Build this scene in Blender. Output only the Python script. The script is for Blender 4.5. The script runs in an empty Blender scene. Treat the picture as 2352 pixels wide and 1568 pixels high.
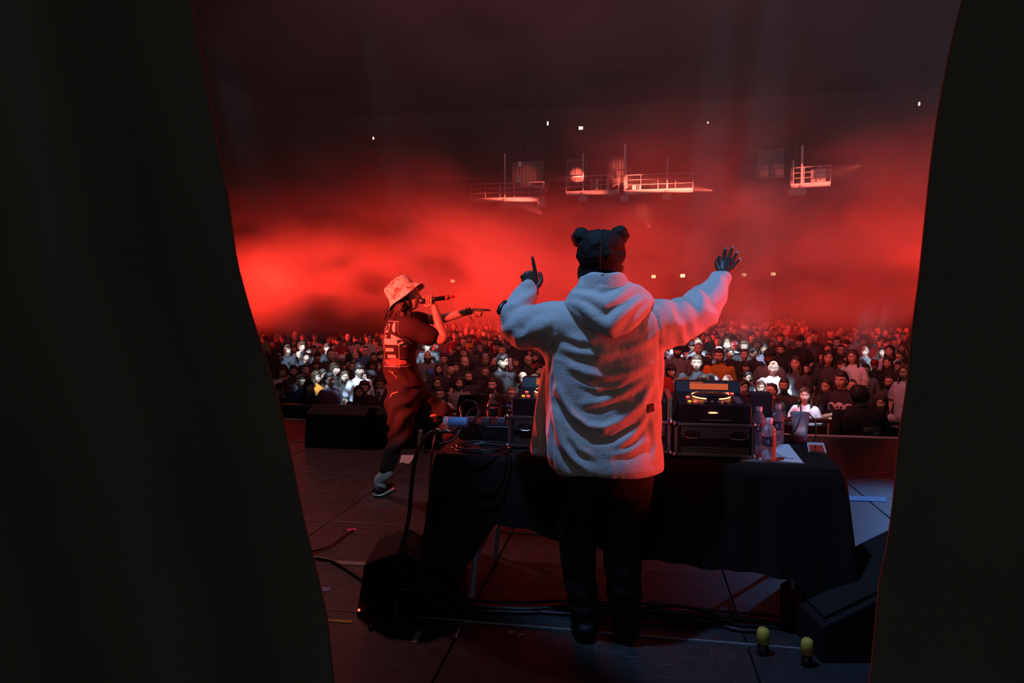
import bpy, bmesh, math, random
import numpy as np
from mathutils import Vector, Matrix, Euler, noise
from mathutils.bvhtree import BVHTree
R = math.radians
PI = math.pi
random.seed(7); np.random.seed(7)
C = bpy.context.scene.collection
scene = bpy.context.scene
# ------------------------------------------------------------------ camera
W, H, F = 2352.0, 1568.0, 1568.0
CAM_Z = 1.46
YAW, PITCH = R(10.0), R(-3.07)
cam_d = bpy.data.cameras.new('camera'); cam = bpy.data.objects.new('camera', cam_d); C.objects.link(cam)
cam_d.sensor_width = 36.0; cam_d.lens = 24.0; cam_d.clip_start = 0.05; cam_d.clip_end = 200
cam.location = (0, 0, CAM_Z)
cam.rotation_euler = (R(90) + PITCH, 0, YAW)
scene.camera = cam
CM = Matrix.Translation((0, 0, CAM_Z)) @ Euler((R(90) + PITCH, 0, YAW)).to_matrix().to_4x4()
CR = CM.to_3x3()
FWD = Vector((-math.sin(YAW), math.cos(YAW), 0)); RGT = Vector((math.cos(YAW), math.sin(YAW), 0))
def ray(px, py):
    return CR @ Vector(((px - W / 2) / F, -(py - H / 2) / F, -1.0))
def P(px, py, d):
    """point seen at a pixel whose horizontal distance along the view is d"""
    r = ray(px, py); t = d / r.dot(FWD)
    return Vector((0, 0, CAM_Z)) + r * t
def PZ(px, py, z):
    r = ray(px, py); return Vector((0, 0, CAM_Z)) + r * ((z - CAM_Z) / r.z)
def PY(px, py, y):
    r = ray(px, py); return Vector((0, 0, CAM_Z)) + r * (y / r.y)
def pix(p):
    q = CM.inverted() @ Vector(p)
    return (W / 2 - q.x / q.z * F, H / 2 + q.y / q.z * F)
# ------------------------------------------------------------------ world, exposure
world = bpy.data.worlds.new('world'); scene.world = world; world.use_nodes = True
world.node_tree.nodes['Background'].inputs[0].default_value = (1.0, 0.97, 0.95, 1)
world.node_tree.nodes['Background'].inputs[1].default_value = 0.10
scene.view_settings.view_transform = 'Standard'; scene.view_settings.look = 'None'
scene.view_settings.exposure = 0.0; scene.view_settings.gamma = 1.0; scene.view_settings.use_curve_mapping = False
scene.cycles.max_bounces = 5; scene.cycles.diffuse_bounces = 2; scene.cycles.glossy_bounces = 2
scene.cycles.transmission_bounces = 6; scene.cycles.volume_bounces = 0; scene.cycles.transparent_max_bounces = 8
scene.cycles.use_denoising = True
scene.cycles.use_adaptive_sampling = True; scene.cycles.adaptive_threshold = 0.02
scene.cycles.sample_clamp_indirect = 4.0
# ------------------------------------------------------------------ lights
RED = (1.0, 0.030, 0.016)
BLUE = (0.16, 0.42, 1.0)
ICE = (0.55, 0.80, 1.0)
def spot(name, loc, target, power, color, angle, blend=0.5, radius=0.15, gobo=None, shutter=None):
    d = bpy.data.lights.new(name, 'SPOT'); o = bpy.data.objects.new(name, d); C.objects.link(o)
    o.location = loc; o.rotation_euler = (Vector(target) - Vector(loc)).to_track_quat('-Z', 'Y').to_euler()
    d.energy = power; d.color = color; d.spot_size = R(angle); d.spot_blend = blend; d.shadow_soft_size = radius
    if gobo or shutter:
        d.use_nodes = True; nt = d.node_tree; em = nt.nodes['Emission']; tc = nt.nodes.new('ShaderNodeTexCoord')
        outs = []
        def mr(src, a, b, c=0, e=1):
            q = nt.nodes.new('ShaderNodeMapRange'); q.interpolation_type = 'SMOOTHSTEP'
            for i, v in zip((1, 2, 3, 4), (a, b, c, e)): q.inputs[i].default_value = v
            nt.links.new(src, q.inputs[0]); outs.append(q.outputs[0])
        if shutter:                      # top and bottom leaves of the fixture: elevation limits (degrees) and their softness
            lo, hi, slo, shi = shutter
            el = math.degrees(math.asin((Vector(target) - Vector(loc)).normalized().z))
            sp = nt.nodes.new('ShaderNodeSeparateXYZ'); nt.links.new(tc.outputs['Normal'], sp.inputs[0])
            f = lambda a: math.sin(R(a - el))
            mr(sp.outputs[1], f(lo), f(lo + slo)); mr(sp.outputs[1], f(hi - shi), f(hi), 1, 0)
        if gobo:
            sc, lo, hi, seed = gobo
            mp = nt.nodes.new('ShaderNodeMapping')
            mp.inputs['Location'].default_value = (seed, seed * .7, 0); mp.inputs['Scale'].default_value = (sc, sc, sc)
            nz = nt.nodes.new('ShaderNodeTexNoise'); nz.inputs['Scale'].default_value = 1.0; nz.inputs['Detail'].default_value = 1.5
            nt.links.new(tc.outputs['Normal'], mp.inputs[0]); nt.links.new(mp.outputs[0], nz.inputs['Vector'])
            mr(nz.outputs[0], lo, hi)
        cur = outs[0]
        for q in outs[1:]:
            m = nt.nodes.new('ShaderNodeMath'); m.operation = 'MULTIPLY'; nt.links.new(cur, m.inputs[0]); nt.links.new(q, m.inputs[1]); cur = m.outputs[0]
        nt.links.new(cur, em.inputs['Strength'])
    return o
# red floods standing beside the stage, hidden behind the curtains, shining out through the haze over the crowd
SH = (-6, 14.0, 7.5, 11)
spot('flood_a', (-24, 11, 1.4), (6, 27, 4.2), 80000, RED, 50, 0.7, 0.3, shutter=SH)
spot('flood_b', (-14, 9.2, 1.4), (2, 34, 4.2), 46000, RED, 44, 0.7, 0.3, shutter=SH)
spot('flood_c', (25, 12, 1.4), (0, 28, 4.2), 38000, RED, 46, 0.7, 0.3, shutter=SH)
spot('flood_d', (14, 9.2, 1.4), (4, 34, 4.0), 20000, RED, 44, 0.7, 0.3, shutter=SH)
spot('blue_wash', (17, 8, 12.5), (12, 24, 13), 7000, (.45, .75, 1), 60, 0.9, 0.3)
spot('roof_fill', (-2, 10, 12.5), (-2, 40, 15), 24000, (1, .34, .36), 110, 0.9, 0.5, shutter=(-6, 60, 8, 5))  # unseen lamp added to lift the dark haze high in the hall
spot('crowd_fill', (0, 6.5, 7.5), (0.8, 16, -1), 1800, (1.0, .22, .25), 90, .6, .5)  # general red fill added to lift the dim faces, no fixture modelled
# pale blue profile spots on the truss over the stage: they pick out patches of the crowd
def crowd_spot(px, py, d, ang, power, src=(0, 0, 0)):
    t = P(px, py, d); s = Vector((t.x * .6 + src[0], 5.6, 6.6)); spot('crowd_spot', s, t, power, ICE, ang, .35, .03, gobo=(70, .42, .52, px * .37))
crowd_spot(985, 808, 15.5, 5.0, 34000)
crowd_spot(1600, 805, 15.0, 6.5, 30000)
crowd_spot(1690, 805, 15.0, 7.0, 30000)
crowd_spot(760, 868, 11.0, 12.0, 11000)
crowd_spot(1745, 892, 10.3, 8.0, 16000)
crowd_spot(1850, 925, 8.6, 7.0, 4200)
crowd_spot(1605, 884, 10.6, 6.0, 15000)
crowd_spot(1205, 885, 10.8, 8.0, 12000)
crowd_spot(2005, 806, 14.5, 5.0, 16000)
crowd_spot(700, 802, 15.5, 7.0, 24000)
# spots under the hall roof on the catwalks, shuttered to long flat pools
CW = (1, .15, .10)
def cat_spot(src, px, py, d, power, ang, blend=.8, lo=2.2, hi=4.5, col=CW):
    t = P(px, py, d); el = math.degrees(math.asin((t - Vector(src)).normalized().z)); spot('catwalk_spot', src, t, power, col, ang, blend, .05, shutter=(el - lo, el + hi, 1.2, 3.0))
cat_spot((4.5, 41, 8), 1515, 431, 48, 60000, 38)
cat_spot((3, 42, 8), 1440, 395, 49, 34000, 9, lo=12, hi=14)
cat_spot((-5.5, 42, 7), 1165, 453, 50, 30000, 34, lo=1.8, hi=2.5)
cat_spot((-1.0, 42, 8), 1330, 438, 49.5, 8000, 30, lo=1.8, hi=2.5)
cat_spot((-3, 42, 9), 1325, 402, 51, 60000, 7.5, 1.0, lo=12, hi=12)
cat_spot((-3, 42, 9), 1205, 405, 51.5, 8000, 12, 1.0, lo=12, hi=12)
cat_spot((0, 42, 8), 1415, 405, 50.5, 12000, 9, 1.0, lo=12, hi=12)
cat_spot((1, 42, 6), 1475, 488, 51, 16000, 9, 1.0, lo=12, hi=12)
cat_spot((11.5, 38, 8.6), 1858, 421, 44.5, 26000, 24, lo=1.8, hi=2.5)
cat_spot((11.5, 38, 8.6), 1840, 400, 45, 20000, 9, lo=12, hi=12)
cat_spot((9, 49, 5), 1760, 656, 56, 7000, 22, lo=5, hi=5, col=RED)
# lights on the performers
spot('red_key_singer', (-3.4, 1.7, 2.2), (-1.6, 5.0, 1.2), 2100, (1, .080, .052), 24, 0.4, 0.1)
spot('red_front_singer', (2.4, 7.6, 3.2), (-1.5, 5.0, 1.3), 400, (1, .05, .03), 26, 0.4, 0.1)
spot('shoe_spot', (-.5, 1.6, 3.4), (-1.75, 4.85, .1), 160, ICE, 7, 0.4, 0.05)
spot('red_side_dj', (3.9, 3.2, 0.75), (0.0, 2.95, 1.2), 900, (1, .05, .03), 26, 0.5, 0.12, shutter=(-1.8, 20, 1.6, 4))
spot('red_left_dj', (-2.2, 4.6, 0.9), (-.2, 2.9, 1.1), 330, (1, .05, .028), 32, 0.5, 0.12)
spot('red_table', (3.4, 6.6, .95), (1.0, 3.5, .85), 520, (1, .05, .028), 30, 0.5, 0.1, shutter=(-2.5, 20, 2, 5))
spot('blue_top', (-0.9, 1.9, 5.4), (-.05, 2.88, 1.40), 520, (.24, .50, 1.0), 28, 0.5, 0.08, shutter=(-79.0, -56, 2.5, 6))
spot('blue_table', (2.0, .4, 3.6), (1.0, 3.5, .85), 150, BLUE, 30, 0.5, 0.10, shutter=(-41.0, -20, 2, 6))
spot('blue_floor', (4.6, 9.6, 3.2), (1.5, 4.8, 0), 900, BLUE, 15, 0.7, 0.12)
spot('blue_low', (.1, -.6, 1.1), (0.1, 3.3, .12), 9, BLUE, 44, 0.6, 0.10, shutter=(-30, -9.5, 4, 3))
spot('stage_fill', (-5, 7, 6), (-2.3, 4.9, 0), 520, (1, .32, .34), 44, 0.8, 0.3)  # unseen red fill added to lift the deck at stage left
def new_mat(name):
    m = bpy.data.materials.new(name); m.use_nodes = True
    return m, m.node_tree, m.node_tree.nodes, m.node_tree.links
def box_obj(name, a, b, mat=None):
    me = bpy.data.meshes.new(name)
    v = [(x, y, z) for x in (a[0], b[0]) for y in (a[1], b[1]) for z in (a[2], b[2])]
    f = [(0, 1, 3, 2), (4, 6, 7, 5), (0, 4, 5, 1), (2, 3, 7, 6), (0, 2, 6, 4), (1, 5, 7, 3)]
    me.from_pydata(v, [], f); me.update()
    if mat: me.materials.append(mat)
    o = bpy.data.objects.new(name, me); C.objects.link(o); return o
def make_haze():
    m, nt, N, L = new_mat('haze'); N.remove(N['Principled BSDF'])
    out = N['Material Output']; vs = N.new('ShaderNodeVolumeScatter'); vs.inputs['Anisotropy'].default_value = 0.0
    vs.inputs['Color'].default_value = (1, 1, 1, 1)
    tc = N.new('ShaderNodeTexCoord')
    def nz(scale, detail, vec, rough=.5):
        mp = N.new('ShaderNodeMapping'); mp.inputs['Scale'].default_value = scale; L.new(tc.outputs['Object'], mp.inputs[0])
        mp.inputs['Location'].default_value = vec
        n = N.new('ShaderNodeTexNoise'); n.inputs['Scale'].default_value = 1; n.inputs['Detail'].default_value = detail; n.inputs['Roughness'].default_value = rough
        L.new(mp.outputs[0], n.inputs['Vector']); return n.outputs[0]
    def mr(src, a, b, c, d):
        q = N.new('ShaderNodeMapRange'); q.interpolation_type = 'SMOOTHSTEP'
        for k, v in (('From Min', a), ('From Max', b), ('To Min', c), ('To Max', d)): q.inputs[k].default_value = v
        L.new(src, q.inputs[0]); return q.outputs[0]
    def mm(op, a, b):
        q = N.new('ShaderNodeMath'); q.operation = op
        for i, v in enumerate((a, b)):
            if isinstance(v, (int, float)): q.inputs[i].default_value = v
            else: L.new(v, q.inputs[i])
        return q.outputs[0]
    n1 = nz((.21, .21, .36), 3.0, (3.1, 1.7, .4), .55)
    clouds = mr(n1, .45, .60, 0.0, 1.0)
    sep = N.new('ShaderNodeSeparateXYZ'); L.new(tc.outputs['Object'], sep.inputs[0])
    z = sep.outputs[2]; y = sep.outputs[1]
    layer = mm('MULTIPLY', mr(z, -.2, 2.2, .1, 1.0), mr(z, 3.0, 8.2, 1.0, 0.02))
    near = mr(y, 14.0, 20.0, .01, 1.0)
    dens = mm('MULTIPLY', mm('MULTIPLY', layer, near), mm('ADD', mm('MULTIPLY', clouds, .20), .005))
    dens = mm('ADD', dens, mr(y, 14.5, 22.0, .0003, .0039))
    L.new(dens, vs.inputs['Density']); L.new(vs.outputs[0], out.inputs['Volume'])
    o = box_obj('haze', (-29.5, 8.15, -1.05), (29.5, 57.5, 17.5), m)
    o['kind'] = 'stuff'; o['label'] = 'red-lit smoke haze hanging over the crowd in the hall'; o['category'] = 'haze'
    m.cycles.volume_step_rate = 1.2
    return o
HAZE = make_haze()
def simple_mat(name, col, rough=.8, spec=.3, metal=0):
    m, nt, N, L = new_mat(name); b = N['Principled BSDF']
    b.inputs['Base Color'].default_value = (*col, 1); b.inputs['Roughness'].default_value = rough
    b.inputs['Specular IOR Level'].default_value = spec; b.inputs['Metallic'].default_value = metal
    return m
M_hall = simple_mat('hall_paint', (.020, .018, .018), .9)
def struct(o): o['kind'] = 'structure'; return o
struct(box_obj('floor', (-30, 8.05, -1.3), (30, 60, -1.1), M_hall))
struct(box_obj('wall_back', (-30, 58, -1.1), (30, 58.5, 18), M_hall))
struct(box_obj('wall_left', (-30.5, 8.2, -1.1), (-30, 60, 18), M_hall))
struct(box_obj('wall_right', (30, 8.2, -1.1), (30.5, 60, 18), M_hall))
struct(box_obj('ceiling', (-30, 3, 18), (30, 60, 18.3), M_hall))
struct(box_obj('wall_wing_left', (-9.2, -3.2, -1.1), (-9.0, 7.8, 9), M_hall))  # unseen stage box: walls and roof added to keep world light out
struct(box_obj('wall_wing_right', (11.0, -3.2, -1.1), (11.2, 7.8, 9), M_hall))
struct(box_obj('ceiling_stage', (-9.2, -3.2, 9), (11.2, 8.0, 9.2), M_hall))
struct(box_obj('wall_front', (-30, 2.9, 9.2), (30, 3.1, 18), M_hall))  # unseen header, added to stop world light above the stage roof
# ------------------------------------------------------------------ mesh tools
class MB:
    """collects vertices and faces, becomes ONE mesh object"""
    def __init__(s): s.v = []; s.f = []; s.m = []; s.mi = 0
    def add(s, vs, fs, mi=None):
        o = len(s.v); s.v.extend([tuple(p) for p in vs]); s.f.extend([tuple(i + o for i in f) for f in fs])
        s.m.extend([s.mi if mi is None else mi] * len(fs)); return s
    def box(s, a, b, mi=None, bev=0.0, M=None):
        a = Vector(a); b = Vector(b); lo = Vector([min(a[i], b[i]) for i in range(3)]); hi = Vector([max(a[i], b[i]) for i in range(3)])
        if bev <= 0:
            v = [(x, y, z) for x in (lo.x, hi.x) for y in (lo.y, hi.y) for z in (lo.z, hi.z)]
            f = [(0, 1, 3, 2), (4, 6, 7, 5), (0, 4, 5, 1), (2, 3, 7, 6), (0, 2, 6, 4), (1, 5, 7, 3)]
        else:
            bm = bmesh.new(); bmesh.ops.create_cube(bm, size=1)
            for q in bm.verts: q.co = Vector([lo[i] + (q.co[i] + .5) * (hi[i] - lo[i]) for i in range(3)])
            bmesh.ops.bevel(bm, geom=bm.edges[:], offset=bev, segments=2, affect='EDGES', profile=.6)
            bm.verts.index_update(); v = [q.co.copy() for q in bm.verts]; f = [[q.index for q in g.verts] for g in bm.faces]; bm.free()
        if M is not None: v = [M @ Vector(q) for q in v]
        return s.add(v, f, mi)
    def rings(s, rings, cap=True, mi=None, close=True):
        n = len(rings[0]); v = [p for r in rings for p in r]; f = []
        for i in range(len(rings) - 1):
            for j in range(n if close else n - 1):
                k = (j + 1) % n; f.append((i * n + j, i * n + k, (i + 1) * n + k, (i + 1) * n + j))
        if cap: f.append(tuple(range(n - 1, -1, -1))); f.append(tuple((len(rings) - 1) * n + j for j in range(n)))
        return s.add(v, f, mi)
    def tube(s, pts, rad, n=10, mi=None, ell=None, up=(0, 0, 1), cap=True, dome=True):
        """tapering tube along points; ell = list of (ru, rv) factors"""
        pts = [Vector(p) for p in pts]
        if not hasattr(rad, '__len__'): rad = [rad] * len(pts)
        rad = list(rad); ell = list(ell) if ell else [(1, 1)] * len(pts)
        if dome and cap:
            d0 = (pts[0] - pts[1]).normalized(); d1 = (pts[-1] - pts[-2]).normalized()
            A = [(pts[0] + d0 * rad[0] * c, rad[0] * q, ell[0]) for c, q in ((.92, .35), (.6, .8))]
            B = [(pts[-1] + d1 * rad[-1] * c, rad[-1] * q, ell[-1]) for c, q in ((.6, .8), (.92, .35))]
            pts = [a[0] for a in A] + pts + [b[0] for b in B]; rad = [a[1] for a in A] + rad + [b[1] for b in B]
            ell = [a[2] for a in A] + ell + [b[2] for b in B]
        u = None; rs = []
        for i, p in enumerate(pts):
            t = (pts[min(i + 1, len(pts) - 1)] - pts[max(i - 1, 0)]).normalized()
            if u is None:
                u = Vector(up).cross(t)
                if u.length < .1: u = Vector((1, 0, 0)).cross(t)
            else: u = u - t * u.dot(t)
            u.normalize(); w = t.cross(u)
            rs.append([p + (u * math.cos(a) * ell[i][0] + w * math.sin(a) * ell[i][1]) * rad[i] for a in [2 * PI * k / n for k in range(n)]])
        return s.rings(rs, cap, mi)
    def ball(s, c, r, n=12, m=8, mi=None, M=None):
        c = Vector(c); r = (r, r, r) if not hasattr(r, '__len__') else r; v = []; f = []
        for i in range(m + 1):
            t = PI * i / m
            for j in range(n):
                a = 2 * PI * j / n; q = Vector((r[0] * math.sin(t) * math.cos(a), r[1] * math.sin(t) * math.sin(a), r[2] * math.cos(t)))
                v.append(c + (M @ q if M is not None else q))
        for i in range(m):
            for j in range(n):
                k = (j + 1) % n; f.append((i * n + j, (i + 1) * n + j, (i + 1) * n + k, i * n + k))
        return s.add(v, f, mi)
    def lathe(s, prof, c=(0, 0, 0), n=20, mi=None, cap=True, M=None):
        c = Vector(c); rs = []
        for r, z in prof:
            ring = [Vector((r * math.cos(2 * PI * j / n), r * math.sin(2 * PI * j / n), z)) for j in range(n)]
            rs.append([c + (M @ q if M is not None else q) for q in ring])
        return s.rings(rs, cap, mi)
    def prism(s, poly, z0, z1, M=None, mi=None):
        n = len(poly); v = [Vector((x, y, z0)) for x, y in poly] + [Vector((x, y, z1)) for x, y in poly]
        if M is not None: v = [M @ q for q in v]
        f = [tuple(range(n - 1, -1, -1)), tuple(range(n, 2 * n))] + [(i, (i + 1) % n, n + (i + 1) % n, n + i) for i in range(n)]
        return s.add(v, f, mi)
    def mesh(s, name, mats=(), smooth=True):
        me = bpy.data.meshes.new(name); me.from_pydata(s.v, [], s.f)
        for m in (mats if isinstance(mats, (list, tuple)) else [mats]): me.materials.append(m)
        if len(me.materials) > 1: me.polygons.foreach_set('material_index', s.m)
        me.polygons.foreach_set('use_smooth', [smooth] * len(me.polygons)); me.update(); return me
    def build(s, name, mats=(), parent=None, smooth=True, loc=None, fix=True):
        me = s.mesh(name, mats, smooth)
        if fix: fix_normals(me)
        return obj(name, me, parent, loc)
def fix_normals(me):
    bm = bmesh.new(); bm.from_mesh(me); bmesh.ops.recalc_face_normals(bm, faces=bm.faces[:]); bm.to_mesh(me); bm.free()
def obj(name, me, parent=None, loc=None):
    o = bpy.data.objects.new(name, me); C.objects.link(o)
    if parent is not None: o.parent = parent
    if loc is not None: o.location = loc
    return o
def tag(o, label, cat=None, group=None, kind=None):
    if label: o['label'] = label
    if cat: o['category'] = cat
    if group: o['group'] = group
    if kind: o['kind'] = kind
    return o
def thing(name, label, cat, loc=(0, 0, 0), rotz=0, group=None):
    o = bpy.data.objects.new(name, None); C.objects.link(o); o.empty_display_size = .1
    o.location = loc; o.rotation_euler = (0, 0, rotz); return tag(o, label, cat, group)
def apply_mods(me, mods):
    """bake modifiers into a mesh"""
    o = bpy.data.objects.new('tmp', me); C.objects.link(o)
    for t, kw in mods:
        q = o.modifiers.new('m', t)
        for k, v in kw.items(): setattr(q, k, v)
    dg = bpy.context.evaluated_depsgraph_get(); dg.update()
    r = bpy.data.meshes.new_from_object(o.evaluated_get(dg)); bpy.data.objects.remove(o); return r
def remesh(me, vox, smooth=8, fac=.5, dec=None):
    mods = [('REMESH', dict(mode='VOXEL', voxel_size=vox, use_smooth_shade=True)), ('SMOOTH', dict(factor=fac, iterations=smooth))]
    if dec: mods.append(('DECIMATE', dict(ratio=dec)))
    r = apply_mods(me, mods); r.polygons.foreach_set('use_smooth', [True] * len(r.polygons)); return r
def displace(me, fn):
    n = len(me.vertices); co = np.empty(n * 3, np.float32); no = np.empty(n * 3, np.float32)
    me.vertices.foreach_get('co', co); me.vertex_normals.foreach_get('vector', no)
    co = co.reshape(-1, 3); no = no.reshape(-1, 3); d = fn(co.astype(float), no)
    co = co + (no * d[:, None] if d.ndim == 1 else d); me.vertices.foreach_set('co', co.astype(np.float32).ravel()); me.update()
def vnoise(co, scale, seed=0.0):
    return np.array([noise.noise(Vector((x * scale + seed, y * scale - seed, z * scale + seed * .5))) for x, y, z in co])
def gauss(x, c, s): return np.exp(-((x - c) / s) ** 2)
def sstep(x, a, b):
    t = np.clip((x - a) / (b - a), 0, 1); return t * t * (3 - 2 * t)
def bvh_of(me): return BVHTree.FromPolygons([v.co for v in me.vertices], [tuple(p.vertices) for p in me.polygons])
def bez(pts, n=8):
    """smooth polyline through points (Catmull-Rom)"""
    pts = [Vector(p) for p in pts]; P_ = [pts[0] * 2 - pts[1]] + pts + [pts[-1] * 2 - pts[-2]]; out = []
    for i in range(1, len(P_) - 2):
        a, b, c, d = P_[i - 1:i + 3]
        for k in range(n):
            t = k / n; out.append(.5 * ((2 * b) + (c - a) * t + (2 * a - 5 * b + 4 * c - d) * t * t + (3 * b - a - 3 * c + d) * t ** 3))
    out.append(pts[-1]); return out
# text and flat shapes laid on a surface
def text_polys(txt, size=1.0, bold=0.0):
    cu = bpy.data.curves.new('t', 'FONT'); cu.body = txt; cu.size = size; cu.align_x = 'CENTER'; cu.align_y = 'CENTER'; cu.offset = bold; cu.resolution_u = 2
    o = bpy.data.objects.new('t', cu); C.objects.link(o); dg = bpy.context.evaluated_depsgraph_get(); dg.update()
    me = bpy.data.meshes.new_from_object(o.evaluated_get(dg)); bpy.data.objects.remove(o)
    v = [(p.co.x, p.co.y) for p in me.vertices]; f = [tuple(p.vertices) for p in me.polygons]; return v, f
def decal(name, shapes, O, X, Y, mats, parent, bvh=None, off=.002, mats_idx=None, sub=.02):
    """shapes: (verts2d, faces, material index) laid out in the plane O+X*u+Y*v, dropped on the surface along X x Y"""
    O = Vector(O); X = Vector(X); Y = Vector(Y); Nn = X.cross(Y).normalized(); mb = MB()
    for v2, fs, mi in shapes:
        if bvh is not None and sub:
            bm = bmesh.new(); vv = [bm.verts.new((a, b, 0)) for a, b in v2]
            for f in fs:
                try: bm.faces.new([vv[i] for i in f])
                except ValueError: pass
            bmesh.ops.triangulate(bm, faces=bm.faces[:])
            for _ in range(4):
                long = [e for e in bm.edges if (X * (e.verts[0].co.x - e.verts[1].co.x) + Y * (e.verts[0].co.y - e.verts[1].co.y)).length > sub]
                if not long: break
                bmesh.ops.subdivide_edges(bm, edges=long, cuts=1); bmesh.ops.triangulate(bm, faces=bm.faces[:])
            bm.verts.index_update(); v2 = [(q.co.x, q.co.y) for q in bm.verts]; fs = [[q.index for q in g.verts] for g in bm.faces]; bm.free()
        vs = []
        for a, b in v2:
            p = O + X * a + Y * b
            if bvh is not None:
                h = bvh.ray_cast(p + Nn * .5, -Nn, 1.2)
                if h[0] is not None: p = h[0] + Nn * off
            vs.append(p)
        mb.add(vs, fs, mi)
    return mb.build(name, mats, parent, smooth=False, fix=False)
def rect2(x0, y0, x1, y1): return [(x0, y0), (x1, y0), (x1, y1), (x0, y1)], [(0, 1, 2, 3)]
def frame2(x0, y0, x1, y1, t):
    v = [(x0, y0), (x1, y0), (x1, y1), (x0, y1), (x0 + t, y0 + t), (x1 - t, y0 + t), (x1 - t, y1 - t), (x0 + t, y1 - t)]
    return v, [(0, 1, 5, 4), (1, 2, 6, 5), (2, 3, 7, 6), (3, 0, 4, 7)]
def disc2(cx, cy, rx, ry, n=20, a0=0, a1=2 * PI):
    return [(cx, cy)] + [(cx + rx * math.cos(a0 + (a1 - a0) * i / n), cy + ry * math.sin(a0 + (a1 - a0) * i / n)) for i in range(n + 1)], [(0, i, i + 1) for i in range(1, n + 1)]
def ringsec2(cx, cy, r0, r1, a0, a1, n=16, k=1.0):
    v = []
    for i in range(n + 1):
        a = a0 + (a1 - a0) * i / n
        for r in (r0, r1): v.append((cx + r * math.cos(a), cy + r * k * math.sin(a)))
    return v, [(2 * i, 2 * i + 1, 2 * i + 3, 2 * i + 2) for i in range(n)]
def poly2(pts): return list(pts), [tuple(range(len(pts)))]
# ------------------------------------------------------------------ materials
def noisy_mat(name, c1, c2, scale=8.0, rough=.8, spec=.3, bump=0.0, bscale=60.0, metal=0.0, detail=3.0, objcolor=False, sheen=0.0, coords='Object', bdist=.002):
    m, nt, N, L = new_mat(name); b = N['Principled BSDF']; tc = N.new('ShaderNodeTexCoord')
    nz = N.new('ShaderNodeTexNoise'); nz.inputs['Scale'].default_value = scale; nz.inputs['Detail'].default_value = detail
    L.new(tc.outputs[coords], nz.inputs['Vector']); mx = N.new('ShaderNodeMix'); mx.data_type = 'RGBA'
    mx.inputs[6].default_value = (*c1, 1); mx.inputs[7].default_value = (*c2, 1); L.new(nz.outputs[0], mx.inputs[0]); col = mx.outputs[2]
    if objcolor:
        oi = N.new('ShaderNodeObjectInfo'); mu = N.new('ShaderNodeMix'); mu.data_type = 'RGBA'; mu.blend_type = 'MULTIPLY'; mu.inputs[0].default_value = 1
        L.new(oi.outputs['Color'], mu.inputs[6]); L.new(col, mu.inputs[7]); col = mu.outputs[2]
    L.new(col, b.inputs['Base Color']); b.inputs['Roughness'].default_value = rough; b.inputs['Specular IOR Level'].default_value = spec
    b.inputs['Metallic'].default_value = metal; b.inputs['Sheen Weight'].default_value = sheen
    if bump:
        n2 = N.new('ShaderNodeTexNoise'); n2.inputs['Scale'].default_value = bscale; n2.inputs['Detail'].default_value = 2; L.new(tc.outputs[coords], n2.inputs['Vector'])
        bp = N.new('ShaderNodeBump'); bp.inputs['Strength'].default_value = bump; bp.inputs['Distance'].default_value = bdist; L.new(n2.outputs[0], bp.inputs['Height']); L.new(bp.outputs[0], b.inputs['Normal'])
    return m
def emit_mat(name, col, s):
    m, nt, N, L = new_mat(name); b = N['Principled BSDF']; b.inputs['Base Color'].default_value = (0, 0, 0, 1)
    b.inputs['Emission Color'].default_value = (*col, 1); b.inputs['Emission Strength'].default_value = s; return m
def glass_mat(name, col, rough=.05, ior=1.33, alpha=1.0, trans=1.0):
    m, nt, N, L = new_mat(name); b = N['Principled BSDF']; b.inputs['Base Color'].default_value = (*col, 1)
    b.inputs['Roughness'].default_value = rough; b.inputs['IOR'].default_value = ior; b.inputs['Transmission Weight'].default_value = trans
    return m
M_skin = noisy_mat('skin', (.9, .9, .9), (1, 1, 1), 25, .5, .4, objcolor=True)
M_lip = noisy_mat('lips', (.55, .38, .38), (.6, .42, .42), 25, .45, .4, objcolor=True)
M_eye = simple_mat('eye_white', (.32, .31, .31), .3, .5)
M_iris = simple_mat('iris', (.02, .015, .01), .15, .6)
M_brow = simple_mat('eyebrow', (.03, .02, .015), .9, .1)
M_hair = noisy_mat('hair', (.75, .75, .75), (1.3, 1.3, 1.3), 40, .55, .4, bump=.6, bscale=90, objcolor=True, bdist=.006)
M_cloth = noisy_mat('cloth', (.8, .8, .8), (1.1, 1.1, 1.1), 6, .9, .15, bump=.5, bscale=9, objcolor=True, bdist=.03)
M_trous = simple_mat('dark_trousers', (.02, .022, .03), .9)
M_black = simple_mat('black_plastic', (.012, .012, .013), .35, .5)
M_white = simple_mat('white_plastic', (.75, .75, .75), .4, .5)
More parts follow.
